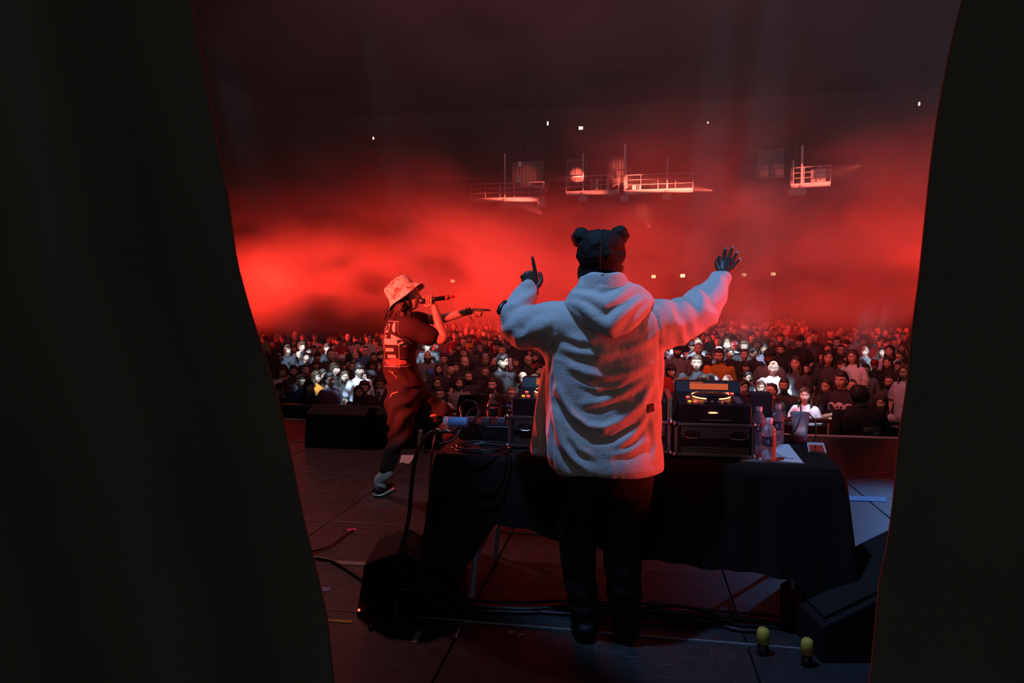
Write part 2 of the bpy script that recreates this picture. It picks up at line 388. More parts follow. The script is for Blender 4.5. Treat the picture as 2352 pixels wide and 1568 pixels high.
# ------------------------------------------------------------------ head, hair and body builders (face looks along -Y, head centre at the origin)
def head_point(d, hp):
    """surface of a head in direction d (unit vector)"""
    x, y, z = d; ax = abs(x)
    wx, wy, wz = hp['w'], .093, .114
    e_ = 2.35; k = (abs(x / wx) ** e_ + abs(y / wy) ** e_ + abs(z / wz) ** e_) ** (-1 / e_); p = [x * k, y * k, z * k]
    t = max(0.0, -p[2] / wz)
    p[0] *= 1 - (.30 + hp['jaw']) * t ** 1.6
    if p[1] > 0: p[1] *= 1 - .45 * t ** 1.3                        # back of the neck is tucked in
    else: p[1] *= 1 + .06 * t
    X, Z = p[0], p[2]; a = abs(X)
    if p[1] < 0:
        f = max(0.0, -y) ** .5; g = lambda v, c, s: math.exp(-((v - c) / s) ** 2)
        dy = 0
        dy += .0045 * g(Z, .034, .011) * g(a, .028, .03)            # brow ridge
        dy -= .0125 * g(a, .032, .0165) * g(Z, .010, .0125)         # eye sockets
        dy += .0065 * g(a, .043, .016) * g(Z, -.026, .018)          # cheek bones
        ridge = .004 + .015 * hp['nose'] * min(1, max(0, (.022 - Z) / .05)) if Z > -.032 else .019 * hp['nose'] * max(0, 1 - (-.032 - Z) / .014)
        if -.046 < Z < .03: dy += ridge * math.exp(-(X / (.0085 + .007 * min(1, max(0, (.01 - Z) / .04)))) ** 2)
        dy += .006 * g(Z, -.058, .0055) * g(X, 0, .022) + .0065 * g(Z, -.070, .006) * g(X, 0, .019)   # lips
        dy -= .0045 * g(Z, -.0642, .0028) * g(X, 0, .022)
        dy -= .004 * g(Z, -.082, .007) * g(X, 0, .025)
        dy += .008 * g(Z, -.100, .012) * g(X, 0, .024)              # chin
        p[1] -= dy * f * 1.05
    return Vector(p)
def dirs(n, m, front=.45):
    out = []
    for i in range(m + 1):
        th = PI * i / m
        row = []
        for j in range(n):
            u = 2 * PI * j / n; az = u + front * math.sin(u) * (1 if True else 0)   # denser towards az=pi
            row.append((th, az))
        out.append(row)
    return out
def dvec(th, az):     # az=pi is the face (-Y)
    return Vector((math.sin(th) * math.sin(az), math.sin(th) * math.cos(az), math.cos(th)))
def add_head(mb, hp, n=56, m=50, M=None, eyes=True):
    """material slots: 0 skin 1 lips 2 eye 3 iris 4 brow"""
    M = M or Matrix(); rows = dirs(n, m); vs = []; fs = []; mi = []
    for row in rows:
        for th, az in row: vs.append(head_point(dvec(th, az), hp))
    for i in range(m):
        for j in range(n):
            k = (j + 1) % n; f = (i * n + j, (i + 1) * n + j, (i + 1) * n + k, i * n + k); c = (vs[f[0]] + vs[f[2]]) / 2
            q = 0
            if c.y < -.06 and abs(c.x) < .022 * (1 - ((c.z + .064) / .013) ** 2 * .7) and -.0765 < c.z < -.0525: q = 1
            if c.y < -.05 and .012 < abs(c.x) < .050 and abs(c.z - .029 - .004 * (1 - ((abs(c.x) - .03) / .02) ** 2)) < .0042 * hp.get('brow', 1): q = 4
            fs.append(f); mi.append(q)
    o = len(mb.v); mb.v.extend([tuple(M @ p) for p in vs]); mb.f.extend([tuple(i + o for i in f) for f in fs]); mb.m.extend(mi)
    R3 = M.to_3x3()
    for s in (-1, 1):
        E = Matrix.Rotation(R(90), 3, 'X')
        c = M @ Vector((s * .031, -.0735, .010)); mb.ball(c, .0115, 12, 10, 2, R3 @ E)
        o = len(mb.m)
        mb.ball(M @ Vector((s * .031, -.0785, .010)), .0068, 10, 6, 3, R3)
        mb.ball(M @ Vector((s * .031, -.0745, .0165)), (.0150, .0125, .0082), 12, 6, 0, R3)   # upper lid
        mb.ball(M @ Vector((s * .031, -.0735, .0015)), (.0140, .0110, .0050), 12, 6, 0, R3)
        er = R3 @ Euler((R(-12), 0, s * R(22))).to_matrix()
        ea = hp.get('ear', 1.0); mb.ball(M @ Vector((s * (hp['w'] - .0005 + .010 * (ea - 1)), .010, -.002 - .02 * (ea - 1))), (.0075 * ea, .018 * ea, .031 * (ea * .5 + .5)), 12, 10, 0, er)
        mb.ball(M @ Vector((s * (hp['w'] + .004), .006, .000)), (.005, .012, .020), 8, 6, 0, er)
        mb.ball(M @ Vector((s * .0105, -.100, -.034)), (.0065, .008, .005), 8, 6, 0, R3)       # nostril wings
HP = [dict(w=.074, jaw=.02, nose=1.0, brow=1.2), dict(w=.071, jaw=.12, nose=.8, brow=.7), dict(w=.078, jaw=-.06, nose=1.15, brow=1.4), dict(w=.069, jaw=.06, nose=1.0, brow=.9)]
def smooth01(t): t = min(1, max(0, t)); return t * t * (3 - 2 * t)
def hair_mesh(style, hp, seed=0, n=52, m=40):
    rnd = random.Random(seed); mb = MB()
    S = dict(short=(.016, .060, -.030, .35), fringe=(.024, .030, -.04, .5), long=(.018, .066, -.10, .3), bun=(.010, .072, -.03, .2), curly=(.036, .058, -.03, 1.3),
             buzz=(.006, .066, -.035, .1), afro=(.055, .055, -.05, 1.6), rim=(.012, .20, -.02, .3), side=(.024, .050, -.03, .6), mohawk=(.012, .068, -.02, .5))[style]
    thick, front, low, rough = S; rows = dirs(n, m, .2); vs = []
    for row in rows:
        for th, az in row:
            d = dvec(th, az); p = head_point(d, hp); fr = smooth01((-d.y + .25) / .75)            # 1 at the face
            if style == 'rim':
                k = smooth01((.052 - p.z) / .02) * smooth01((p.z - (-.055)) / .02) * smooth01((d.y + .25) / .3)
            else:
                line = front * fr + (1 - fr) * (low - .045 * smooth01((d.y - .1) / .5))
                if style in ('fringe',): line = (.036 if d.y < -.4 else line)
                if style == 'side': line += .018 * math.sin(p.x * 40) * fr
                if style == 'long': line = front * smooth01((-d.y - .15) / .5) + (1 - smooth01((-d.y - .15) / .5)) * -.09; line -= .02 * fr * (1 if abs(p.x) > .03 else 0)
                k = smooth01((p.z - line) / .022 + .25)
            t = thick
            if style == 'mohawk': t = thick + .022 * math.exp(-(p.x / .04) ** 2) * smooth01((p.z - .03) / .04)
            nz = noise.noise(p * (28 if style in ('curly', 'afro') else 45) + Vector((seed, seed * 2, 0)))
            t = (t * (1 + .22 * rough * nz * 2)) * k - .006 * (1 - k)
            if style == 'short': t += .010 * smooth01((p.z - .07) / .04) * k
            vs.append(p + d * t)
    fs = [(i * n + j, (i + 1) * n + j, (i + 1) * n + (j + 1) % n, i * n + (j + 1) % n) for i in range(m) for j in range(n)]
    mb.add(vs, fs)
    if style == 'long':
        L_ = .30 + rnd.random() * .08; q = 26; rs = []
        for i in range(15):
            t = i / 14; z = .045 - t * L_; ring = []
            ro = .083 + .020 * math.sin(min(1, t * 1.6) * PI * .6) + .012 * t; a0 = R(62 + 10 * math.sin(t * 5 + seed)) - .25 * max(0, t - .6)
            for s_, rr in ((0, ro), (1, ro - .022)):
                for k in range(q):
                    a = a0 + (2 * PI - 2 * a0) * k / (q - 1); a = a if s_ == 0 else 2 * PI - a
                    wv = 1 + .06 * noise.noise(Vector((math.cos(a) * 4, math.sin(a) * 4 + seed, z * 9)))
                    ring.append(Vector((rr * .95 * math.sin(a) * wv, -rr * 1.08 * math.cos(a) * wv + .012, z)))
            rs.append(ring)
        mb.rings(rs)
    if style == 'bun': mb.ball((0, .09, .07), (.032, .03, .032), 12, 8)
    return mb
def beard_mb(hp, big=1.0, stache=True):
    mb = MB(); vs = []; n, m = 40, 26
    for i in range(m + 1):
        z = .0 - .135 * i / m
        for j in range(n):
            az = R(70) + R(220) * j / (n - 1)
            th = math.acos(max(-1, min(1, z / .125))) if z > -.118 else math.acos(-.944)
            d = dvec(th, az); p = head_point(d, hp); a = abs(p.x)
            k = smooth01((-.03 - z - .028 * smooth01((.055 - a) / .03)) / .02)
            mouth = math.exp(-(p.x / .021) ** 2 - ((p.z + .064) / .0085) ** 2); k *= 1 - mouth
            if not stache: pass
            t = (.010 + .016 * (big - 1) + .006 * noise.noise(p * 60)) * k - .004 * (1 - k)
            q = p + d * t
            if big > 1.2: q.z -= .05 * (big - 1) * smooth01((-.06 - z) / .05)
            vs.append(q)
    mb.add(vs, [(i * n + j, (i + 1) * n + j, (i + 1) * n + j + 1, i * n + j + 1) for i in range(m) for j in range(n - 1)])
    return mb
def glasses_mb():
    mb = MB()
    for s in (-1, 1):
        c = Vector((s * .033, -.099, .008)); pts = [c + Vector((.0245 * math.cos(a), .004 * abs(math.cos(a)), .0195 * math.sin(a))) for a in [2 * PI * k / 16 for k in range(17)]]
        mb.tube(pts, .0022, 5, dome=False, cap=False); mb.tube([(s * .057, -.094, .012), (s * .078, -.02, .010), (s * .079, .015, .004)], .002, 5, dome=False)
    mb.tube([(-.010, -.101, .012), (0, -.103, .015), (.010, -.101, .012)], .0022, 5, dome=False); return mb
def cap_mb(flip=False):
    mb = MB(); rs = []
    for i in range(9):
        t = i / 8; r = math.cos(t * PI / 2) ** .6; rs.append([Vector((.088 * r * math.cos(a), .104 * r * math.sin(a), .035 + .095 * math.sin(t * PI / 2))) for a in [2 * PI * k / 28 for k in range(28)]])
    mb.rings(rs)
    s = 1 if flip else -1; top = []; bot = []
    for k in range(15):
        a = PI * k / 14; top.append(Vector((.074 * math.cos(a), s * (.070 + .085 * math.sin(a)), .042 - .010 * math.sin(a)))); bot.append(top[-1] - Vector((0, 0, .005)))
    mb.add(top + bot, [tuple(range(15)), tuple(range(29, 14, -1))] + [(i, i + 1, 16 + i, 15 + i) for i in range(14)])
    return mb
def hand_mb(mb, wrist, d, nrm, s=1.0, curl=(.3, .3, .3, .3), thumb=.4, side=1, mi=None, spread=.12):
    """hand at wrist pointing along d, back of hand facing nrm; side=+1 thumb towards d x nrm"""
    d = Vector(d).normalized(); nrm = Vector(nrm); nrm = (nrm - d * nrm.dot(d)).normalized(); t = d.cross(nrm) * side; w = Vector(wrist)
    mb.tube([w, w + d * .028 * s, w + d * .056 * s, w + d * .072 * s], [.024 * s, .031 * s, .0365 * s, .034 * s], 12, mi, ell=[(1, .8), (1, .55), (1.1, .42), (1.08, .38)], up=nrm)
    tips = []
    for k, (off, ln) in enumerate(((.030, .078), (.010, .088), (-.011, .081), (-.031, .064))):
        c = curl[k]; mb.ball(w + d * .080 * s + t * off * s + nrm * -.002 * s, .0120 * s, 8, 6, mi); base = w + d * (.083 - abs(k - 1.3) * .004) * s + t * off * s; dir_ = (d + t * spread * (1.5 - k) * .6).normalized(); p = [base - d * .02 * s, base]; ang = 0
        for q, fr in enumerate((.44, .32, .26)):
            ang += c * (1.0, 1.15, .75)[q] * R(90)
            v = dir_ * math.cos(ang) - nrm * math.sin(ang); p.append(p[-1] + v * ln * fr * s)
        r = .0098 * s * (1, 1.05, 1, .88)[k]; mb.tube(p, [r * 1.05, r * 1.08, r, r * .92, r * .8], 8, mi); tips.append((p[-1], (p[-1] - p[-2]).normalized(), p[1]))
    b = w + d * .022 * s + t * .022 * s; v1 = (d * (1 - thumb) + t * .75 - nrm * .25).normalized(); p1 = b + v1 * .034 * s
    v2 = (d * (1.15 - thumb) + t * .25 * (1 - thumb) - nrm * .35 * thumb - t * .5 * max(0, thumb - .6)).normalized(); p2 = p1 + v2 * .028 * s; p3 = p2 + (v2 - t * .25).normalized() * .020 * s
    mb.tube([b - v1 * .01 * s, b, p1, p2, p3], [.014 * s, .0155 * s, .0125 * s, .0108 * s, .009 * s], 9, mi); return tips, nrm
def limb(mb, pts, rad, n=12, mi=None, **k): mb.tube(bez(pts, 5), list(np.interp(np.linspace(0, len(pts) - 1, (len(pts) - 1) * 5 + 1), range(len(pts)), rad)), n, mi, **k)
POSES = dict(down=([(.185, .0, 1.42), (.235, .02, 1.16), (.235, -.06, .93)],) * 2,
             fwd=([(.185, 0, 1.42), (.25, -.03, 1.17), (.16, -.27, 1.10)],) * 2,
             lean=([(.19, 0, 1.42), (.25, -.10, 1.16), (.06, -.32, 1.06)],) * 2,
             up=([(.185, 0, 1.42), (.27, -.14, 1.50), (.20, -.20, 1.76)], [(.185, 0, 1.42), (.235, .02, 1.16), (.235, -.06, .93)]),
             upl=([(.185, 0, 1.42), (.235, .02, 1.16), (.235, -.06, .93)], [(.185, 0, 1.42), (.30, -.12, 1.48), (.16, -.22, 1.72)]),
             crossed=([(.20, 0, 1.42), (.27, -.10, 1.14), (-.02, -.24, 1.13)], [(.20, 0, 1.42), (.27, -.10, 1.12), (-.02, -.21, 1.20)]))
SHX = [(.90, .17, .12), (1.0, .172, .12), (1.12, .165, .115), (1.24, .182, .125), (1.33, .20, .13), (1.395, .205, .122), (1.44, .165, .098), (1.475, .105, .078), (1.50, .072, .068), (1.512, .066, .064)]
def torso_rings(mb, f=1.0, extra=0.0, top=10, z0=.90, mi=None, n=26):
    rs = []
    for z, a, b in SHX[:top]:
        if z < z0: continue
        e = extra if z < 1.46 else extra * .5
        rs.append([Vector(((a * f + e) * math.copysign(abs(math.cos(t)) ** .85, math.cos(t)), (b + e) * math.copysign(abs(math.sin(t)) ** .9, math.sin(t)) + .01, z)) for t in [2 * PI * k / n for k in range(n)]])
    mb.rings(rs, mi=mi)
_cache = {}
def body_me(kind, pose, hpi, f):
    key = ('b', kind, pose, hpi, f)
    if key in _cache: return _cache[key]
    mb = MB(); M = Matrix.Translation((0, -.02, 1.63)); add_head(mb, HP[hpi], M=M)
    mb.tube([(0, .015, 1.44), (0, .012, 1.50), (0, 0, 1.56)], [.068, .056, .056], 16, 0)
    torso_rings(mb, f, -.022, 8, mi=0, n=16)
    for s, pts in zip((1, -1), POSES[pose]):
        p = [Vector((x * s * (f if i < 2 else 1), y, z)) for i, (x, y, z) in enumerate(pts)]
        limb(mb, p, [.036, .042, .026], 10, 0)
        d = (p[2] - p[1]).normalized(); up = pose in ('up', 'upl') and p[2].z > 1.6
        hand_mb(mb, p[2], d if not up else Vector((0, -.1, 1)), (0, 1, .2) if up else (s, 0, .1) if pose == 'down' else (0, 0, 1), 1.0, (.8,) * 4 if up or pose == 'crossed' else (.35,) * 4, .5, s, 0)
    me = mb.mesh('body', [M_skin, M_lip, M_eye, M_iris, M_brow]); _cache[key] = me; return me
def shirt_me(sleeve, pose, f):
    key = ('s', sleeve, pose, f)
    if key in _cache: return _cache[key]
    mb = MB(); torso_rings(mb, f, .008)
    for s, pts in zip((1, -1), POSES[pose]):
        p = [Vector((x * s * (f if i < 2 else 1), y, z)) for i, (x, y, z) in enumerate(pts)]
        if sleeve == 'long': limb(mb, p[:2] + [p[1].lerp(p[2], .94)], [.062, .053, .037], 12)
        elif sleeve == 'tee': mb.tube([p[0] - Vector((s * .03, 0, -.005)), p[0].lerp(p[1], .3), p[0].lerp(p[1], .68)], [.060, .063, .062], 14)
        if sleeve in ('hood',): limb(mb, p[:2] + [p[1].lerp(p[2], .94)], [.066, .058, .040], 12)
    if sleeve == 'hood':
        rs = []
        for i in range(8):
            t = i / 7; r = .10 - .02 * t; rs.append([Vector((r * math.sin(a), .02 - r * .85 * math.cos(a), 1.47 + .055 * math.sin(t * PI))) + Vector((0, -.01, 0)) * t for a in [2 * PI * k / 20 for k in range(20)]])
        mb.rings(rs, cap=False)
    if sleeve == 'long':                                               # collar roll
        pts = [Vector((.072 * math.sin(a), .008 - .068 * math.cos(a), 1.50 - .012 * math.cos(a))) for a in [2 * PI * k / 18 for k in range(19)]]; mb.tube(pts, .011, 6, dome=False)
    me = mb.mesh('shirt', [M_cloth]); fix_normals(me)
    displace(me, lambda co, no: .008 * vnoise(co, 9, 3) + .004 * vnoise(co, 22, 7)); _cache[key] = me; return me
def trouser_me(f=1.0):
    if ('t', f) in _cache: return _cache[('t', f)]
    mb = MB()
    for s in (1, -1):
        mb.tube([(s * .09, 0, .95), (s * .10, .0, .75), (s * .105, .01, .48), (s * .11, .02, .08)], [.098, .088, .066, .058], 12)
        mb.tube([(s * .11, .04, .04), (s * .12, -.10, .04), (s * .12, -.17, .03)], [.045, .045, .035], 8, ell=[(1, .9)] * 3)
    mb.rings([[Vector((a * math.cos(t), b * math.sin(t) + .01, z)) for t in [2 * PI * k / 16 for k in range(16)]] for z, a, b in ((.84, .15, .09), (.90, .172, .112), (.99, .165, .112))])
    me = mb.mesh('trousers', [M_trous]); _cache[('t', f)] = me; return me
def cmesh(key, fn, mats):
    if key not in _cache:
        me = fn().mesh(key[0], mats); _cache[key] = me
    return _cache[key]
HAIRC = dict(k=(.030, .022, .020), b=(.06, .033, .018), l=(.22, .14, .07), g=(.28, .27, .25), r=(.12, .035, .015))
SKINC = dict(a=(.62, .42, .32), b=(.50, .31, .22), c=(.30, .17, .11), d=(.16, .085, .055))
CLOTHC = dict(k=(.034, .032, .036), d=(.060, .056, .062), w=(.62, .66, .74), b=(.05, .12, .30), g=(.16, .16, .17), o=(.55, .20, .03), y=(.55, .42, .06), r=(.30, .03, .03), p=(.12, .09, .13), t=(.10, .22, .28), l=(.42, .42, .50), n=(.05, .055, .05))
PEOPLE = []
def person(loc, face, spec, label, group=None, height=1.75, turn=0.0, tilt=0.0, name='person'):
    """spec: 'hair haircol skin top topcol [extras]'; the thing is the body mesh, clothing and hair are its children"""
    sp = spec.split(); hair, hc, sk, top, tc = sp[:5]; ex = sp[5:]
    pose = next((e for e in ex if e in POSES), 'down'); fem = 'f' in ex; f = .86 if fem else (1.12 if 'big' in ex else 1.0)
    hpi = 1 if fem else (2 if 'big' in ex else (0, 3)[len(PEOPLE) % 2])
    s = height / 1.75
    o = obj(name, body_me('x', pose, hpi, f)); o.location = loc; o.rotation_euler = (0, 0, face); o.scale = (s, s, s)
    tag(o, label, 'person', group); o.color = (*SKINC[sk], 1)
    def part(nm, me, col=None, at=None):
        c = obj(nm, me, o)
        if at is not None: c.location = at
        if col: c.color = (*col, 1)
        return c
    part('shirt', shirt_me(top, pose, f), CLOTHC[tc]); part('trousers', trouser_me())
    hp = HP[hpi]; at = (0, -.02, 1.63)
    if hair == 'cap' or hair == 'capback':
        part('hair', cmesh(('hair', 'short', hpi, 1), lambda: hair_mesh('buzz', hp, 1), [M_hair]), HAIRC[hc], at)
        cc = next((CLOTHC[e[3:]] for e in ex if e.startswith('cc=')), CLOTHC['k']); part('cap', cmesh(('cap', hair), lambda: cap_mb(hair == 'capback'), [M_cloth]), cc, at)
    elif hair != 'bald':
        sd = len(PEOPLE) % 3; part('hair', cmesh(('hair', hair, hpi, sd), lambda: hair_mesh(hair, hp, sd * 7.3), [M_hair]), HAIRC[hc], at)
    if 'beard' in ex: part('beard', cmesh(('beard', hpi, 1), lambda: beard_mb(hp, 1.0), [M_hair]), HAIRC[hc], at)
    if 'bigbeard' in ex: part('beard', cmesh(('beard', hpi, 2), lambda: beard_mb(hp, 2.0), [M_hair]), HAIRC[hc], at)
    if 'gl' in ex: part('glasses', cmesh(('glasses',), glasses_mb, [M_black]), None, at)
    PEOPLE.append(o); return o
# ------------------------------------------------------------------ stage floor: black deck panels with open joints
def deck_mat():
    m, nt, N, L = new_mat('stage_deck'); b = N['Principled BSDF']; geo = N.new('ShaderNodeNewGeometry')
    def nz(sc, vec=(1, 1, 1), rot=0, det=3):
        mp = N.new('ShaderNodeMapping'); mp.inputs['Scale'].default_value = vec; mp.inputs['Rotation'].default_value = (0, 0, rot); L.new(geo.outputs['Position'], mp.inputs[0])
        n = N.new('ShaderNodeTexNoise'); n.inputs['Scale'].default_value = sc; n.inputs['Detail'].default_value = det; L.new(mp.outputs[0], n.inputs['Vector']); return n.outputs[0]
    def mr(src, a, b_, c, d):
        q = N.new('ShaderNodeMapRange'); 
        for i, v in zip((1, 2, 3, 4), (a, b_, c, d)): q.inputs[i].default_value = v
        L.new(src, q.inputs[0]); return q.outputs[0]
    sc1 = mr(nz(3.1, (1, 34, 1), R(14), 2), .66, .72, 0, 1); sc2 = mr(nz(2.3, (30, 1, 1), R(37), 2), .69, .74, 0, .7); sc3 = mr(nz(4.3, (1, 26, 1), R(-28), 2), .68, .73, 0, .8)
    mxm = N.new('ShaderNodeMath'); mxm.operation = 'MAXIMUM'; L.new(sc1, mxm.inputs[0]); L.new(sc2, mxm.inputs[1])
    mx2 = N.new('ShaderNodeMath'); mx2.operation = 'MAXIMUM'; L.new(mxm.outputs[0], mx2.inputs[0]); L.new(sc3, mx2.inputs[1])
    mk = N.new('ShaderNodeMath'); mk.operation = 'MULTIPLY'; L.new(mx2.outputs[0], mk.inputs[0]); L.new(mr(nz(1.7, det=3), .42, .62, .15, 1), mk.inputs[1]); mx2 = mk
    cm = N.new('ShaderNodeMix'); cm.data_type = 'RGBA'; cm.inputs[6].default_value = (.030, .028, .029, 1); cm.inputs[7].default_value = (.20, .195, .19, 1)
    L.new(mx2.outputs[0], cm.inputs[0]); L.new(cm.outputs[2], b.inputs['Base Color'])
    L.new(mr(nz(14, det=4), .3, .7, .38, .62), b.inputs['Roughness']); b.inputs['Specular IOR Level'].default_value = .45
    bp = N.new('ShaderNodeBump'); bp.inputs['Strength'].default_value = .35; bp.inputs['Distance'].default_value = .004; L.new(mx2.outputs[0], bp.inputs['Height']); L.new(bp.outputs[0], b.inputs['Normal'])
    return m
M_deck = deck_mat()
deck = box_obj('stage_floor', (-8.25, -3.25, -.25), (10.5, 8.0, -.04), simple_mat('deck_frame', (.01, .01, .01), .9)); struct(deck)
pm = None
for i in range(15):
    for j in range(9):
        if pm is None:
            b_ = MB(); b_.box((.004, .004, 0), (1.246, 1.246, .04), bev=.003); pm = b_.mesh('panel', M_deck, False)
        o = obj('panel', pm, deck); o.location = (-8.25 + 1.25 * i, -3.25 + 1.25 * j, -.04 + .0012 * ((i * 7 + j * 3) % 3 - 1))
M_seam = noisy_mat('seam_metal', (.20, .20, .21), (.34, .34, .35), 40, .4, .5)
for yy_ in (3.0, 4.25, 5.5, 6.75): b_ = MB(); b_.box((-8.2, yy_ - .0035, -.02), (10.4, yy_ + .0035, .0035)); b_.build('seam_strip', M_seam, deck, smooth=False)
struct(box_obj('stage_front', (-8.25, 7.85, -1.1), (10.5, 7.98, -.25), simple_mat('stage_skirt', (.012, .012, .012), .9)))
M_strip = noisy_mat('edge_strip', (.6, .58, .58), (.75, .73, .73), 9, .5, .5)
for k in range(5):
    o = box_obj('trim_%d' % (k + 1), (-8.2 + 3.74 * k, 7.985, -.02), (-8.2 + 3.74 * k + 3.68, 8.05, .012), M_strip); struct(o)
# ------------------------------------------------------------------ wing curtains, hung in pleats
M_curt = noisy_mat('curtain_cloth', (.11, .098, .080), (.075, .070, .060), 2.2, .95, .08, bump=.5, bscale=260, sheen=.15, bdist=.0015)
def curtain(name, label, edge, d0, side, depth, seed):
    ys = [e[1] for e in edge]; xs = [e[0] for e in edge]; mb = MB(); nv, nu = 90, 150; v = []
    for i in range(nv + 1):
        py = -700 + i / nv * (2900 + 700); q = P(np.interp(py, ys, xs) + (0 if ys[0] <= py <= ys[-1] else ((py - ys[0]) * (xs[1] - xs[0]) / (ys[1] - ys[0]) if py < ys[0] else (py - ys[-1]) * (xs[-1] - xs[-2]) / (ys[-1] - ys[-2]))), min(py, 2890), d0)
        if q.z < .01: q.z = .01
        for j in range(nu + 1):
            u = (j / nu) ** 1.5 * 3.2
            ph = u * 17 + .5 * math.sin(u * 5 + seed) + .22 * math.sin(q.z * 1.7 + seed)
            amp = depth * min(1, .35 + u * 2.5) * (1 + .35 * math.sin(u * 3.1 + seed)); w = math.sin(ph); w = math.copysign(abs(w) ** .8, w)
            p = q + RGT * (-side * (u + .010 * math.sin(ph * 2))) * 1.0 + FWD * (amp * w - .06 * u) + RGT * (-side) * (.015 * math.sin(q.z * 4 + seed))
            p.x += .008 * noise.noise(Vector((u * 3, q.z * 3, seed))); v.append(p)
    f = [(i * (nu + 1) + j, i * (nu + 1) + j + 1, (i + 1) * (nu + 1) + j + 1, (i + 1) * (nu + 1) + j) for i in range(nv) for j in range(nu)]
    mb.add(v, f); o = mb.build(name, M_curt); m = o.modifiers.new('thick', 'SOLIDIFY'); m.thickness = .006
    return tag(o, label, 'curtain')
LE = [(440, 0), (470, 110), (500, 230), (525, 350), (545, 450), (562, 600), (590, 720), (622, 840), (650, 960), (672, 1080), (690, 1200), (715, 1310), (745, 1430), (768, 1568)]
RE = [(2225, 0), (2203, 110), (2180, 250), (2160, 380), (2141, 520), (2125, 640), (2103, 760), (2085, 880), (2066, 960), (2050, 1030), (2040, 1120), (2022, 1250), (2005, 1330), (1995, 1450), (1985, 1568)]
curtain('stage_curtain', 'wide black pleated wing curtain filling the left of the view', LE, 1.45, 1, .045, 1.0)
curtain('stage_curtain', 'narrower black wing curtain closing the right of the view', RE, 1.15, -1, .04, 4.0)
# ------------------------------------------------------------------ tapes, scraps and cables on the deck
def flat(name, pts, mat, label, cat, z=.003, th=.0015, group=None):
    mb = MB(); ps = [PZ(x, y, z) for x, y in pts]; top = [p + Vector((0, 0, th)) for p in ps]; n = len(ps)
    mb.add(ps + top, [tuple(range(n - 1, -1, -1)), tuple(range(n, 2 * n))] + [(i, (i + 1) % n, n + (i + 1) % n, n + i) for i in range(n)])
    return tag(mb.build(name, mat, smooth=False), label, cat, group)
M_tape_b = noisy_mat('blue_tape', (.12, .30, .62), (.2, .42, .7), 60, .5, .3); M_tape_w = noisy_mat('grey_tape', (.3, .3, .32), (.42, .42, .42), 90, .6, .3)
M_tape_y = noisy_mat('yellow_tape', (.42, .40, .06), (.5, .5, .1), 60, .6, .3); M_pink = simple_mat('neon_pink_tape', (1, .12, .45), .5); M_paper = simple_mat('paper', (.80, .80, .82), .7)
flat('floor_tape', [(750, 1286), (852, 1291), (850, 1299), (752, 1294)], M_tape_w, 'worn pale tape strip on the deck left of the wedge monitor', 'tape')
flat('floor_tape', [(723, 1347), (761, 1349), (755, 1358), (727, 1358)], M_tape_b, 'short blue tape square beside the left curtain', 'tape')
flat('floor_tape', [(742, 1421), (812, 1424), (805, 1431), (745, 1426)], M_tape_y, 'yellow tape strip at the foot of the left curtain', 'tape')
flat('floor_tape', [(956, 1450), (971, 1450), (957, 1477), (943, 1475)], M_tape_w, 'grey tape patch on the near deck below the left wedge', 'tape')
flat('floor_tape', [(1052, 1443), (1058, 1443), (1049, 1466), (1044, 1466)], M_tape_w, 'thin pale tape sliver right of the grey tape patch', 'tape')
flat('floor_tape', [(798, 1215), (818, 1213), (817, 1219), (798, 1222)], M_pink, 'glowing pink tape mark on the deck left of the cable', 'tape')
flat('floor_tape', [(2003, 1083), (2041, 1085), (2041, 1088), (2003, 1086)], M_pink, 'thin pink tape line by the right curtain', 'tape')
flat('floor_tape', [(1948, 1138), (2036, 1141), (2036, 1152), (1948, 1149)], M_tape_b, 'broad blue-lit tape band right of the table', 'tape')
flat('floor_tape', [(1168, 1447), (1182, 1449), (1176, 1456), (1165, 1450)], M_tape_w, 'small pale scrap on the deck in front of the left table leg', 'tape')
flat('floor_tape', [(1190, 1458), (1204, 1454), (1202, 1458), (1188, 1462)], M_tape_w, 'second pale scrap just right of the small one', 'tape')
t = flat('set_list', [(922, 1045), (951, 1045), (948, 1055), (940, 1065), (930, 1064), (928, 1062), (917, 1063)], M_paper, 'torn pink-lit sheet of paper lying on the deck behind the cable', 'paper', .004)
M_cable = simple_mat('cable_rubber', (.012, .012, .013), .35, .5)
def cable(name, pts, r, label, group=None, n=8, mat=None, cat='cable'):
    mb = MB(); mb.tube(bez(pts, 8), r, n); return tag(mb.build(name, mat or M_cable), label, cat, group)
zc = .012
cable('cable', [PZ(x, y, zc) for x, y in ((1080, 1378), (1180, 1384), (1300, 1380), (1400, 1384), (1520, 1388), (1620, 1400), (1700, 1408), (1790, 1415))], .007, 'dark cable crossing the deck under the table, rearmost of four')
cable('cable', [PZ(x, y, zc) for x, y in ((1060, 1390), (1200, 1398), (1330, 1392), (1450, 1398), (1560, 1392), (1640, 1412), (1710, 1420), (1790, 1432))], .008, 'dark cable crossing under the table, second from the back')
cable('cable', [PZ(x, y, zc) for x, y in ((1100, 1402), (1230, 1405), (1360, 1392), (1480, 1400), (1600, 1412), (1680, 1442), (1760, 1452))], .008, 'dark cable under the table curving toward the right wedge')
cable('cable', [PZ(x, y, zc) for x, y in ((1230, 1404), (1330, 1410), (1440, 1416), (1560, 1422), (1680, 1432), (1790, 1441))], .006, 'nearest of four cables lying under the table')
cable('cable', [PZ(x, y, zc) for x, y in ((690, 1262), (720, 1265), (760, 1252), (800, 1222), (812, 1218))], .006, 'thin cable running from the left curtain to the pink tape')
cable('cable', [PZ(x, y, zc) for x, y in ((700, 1279), (735, 1282), (770, 1292), (830, 1330), (900, 1390))], .009, 'thicker cable leaving the left curtain toward the wedge')
M_yel = noisy_mat('yellow_cap', (.55, .36, .05), (.65, .48, .08), 30, .5, .4)
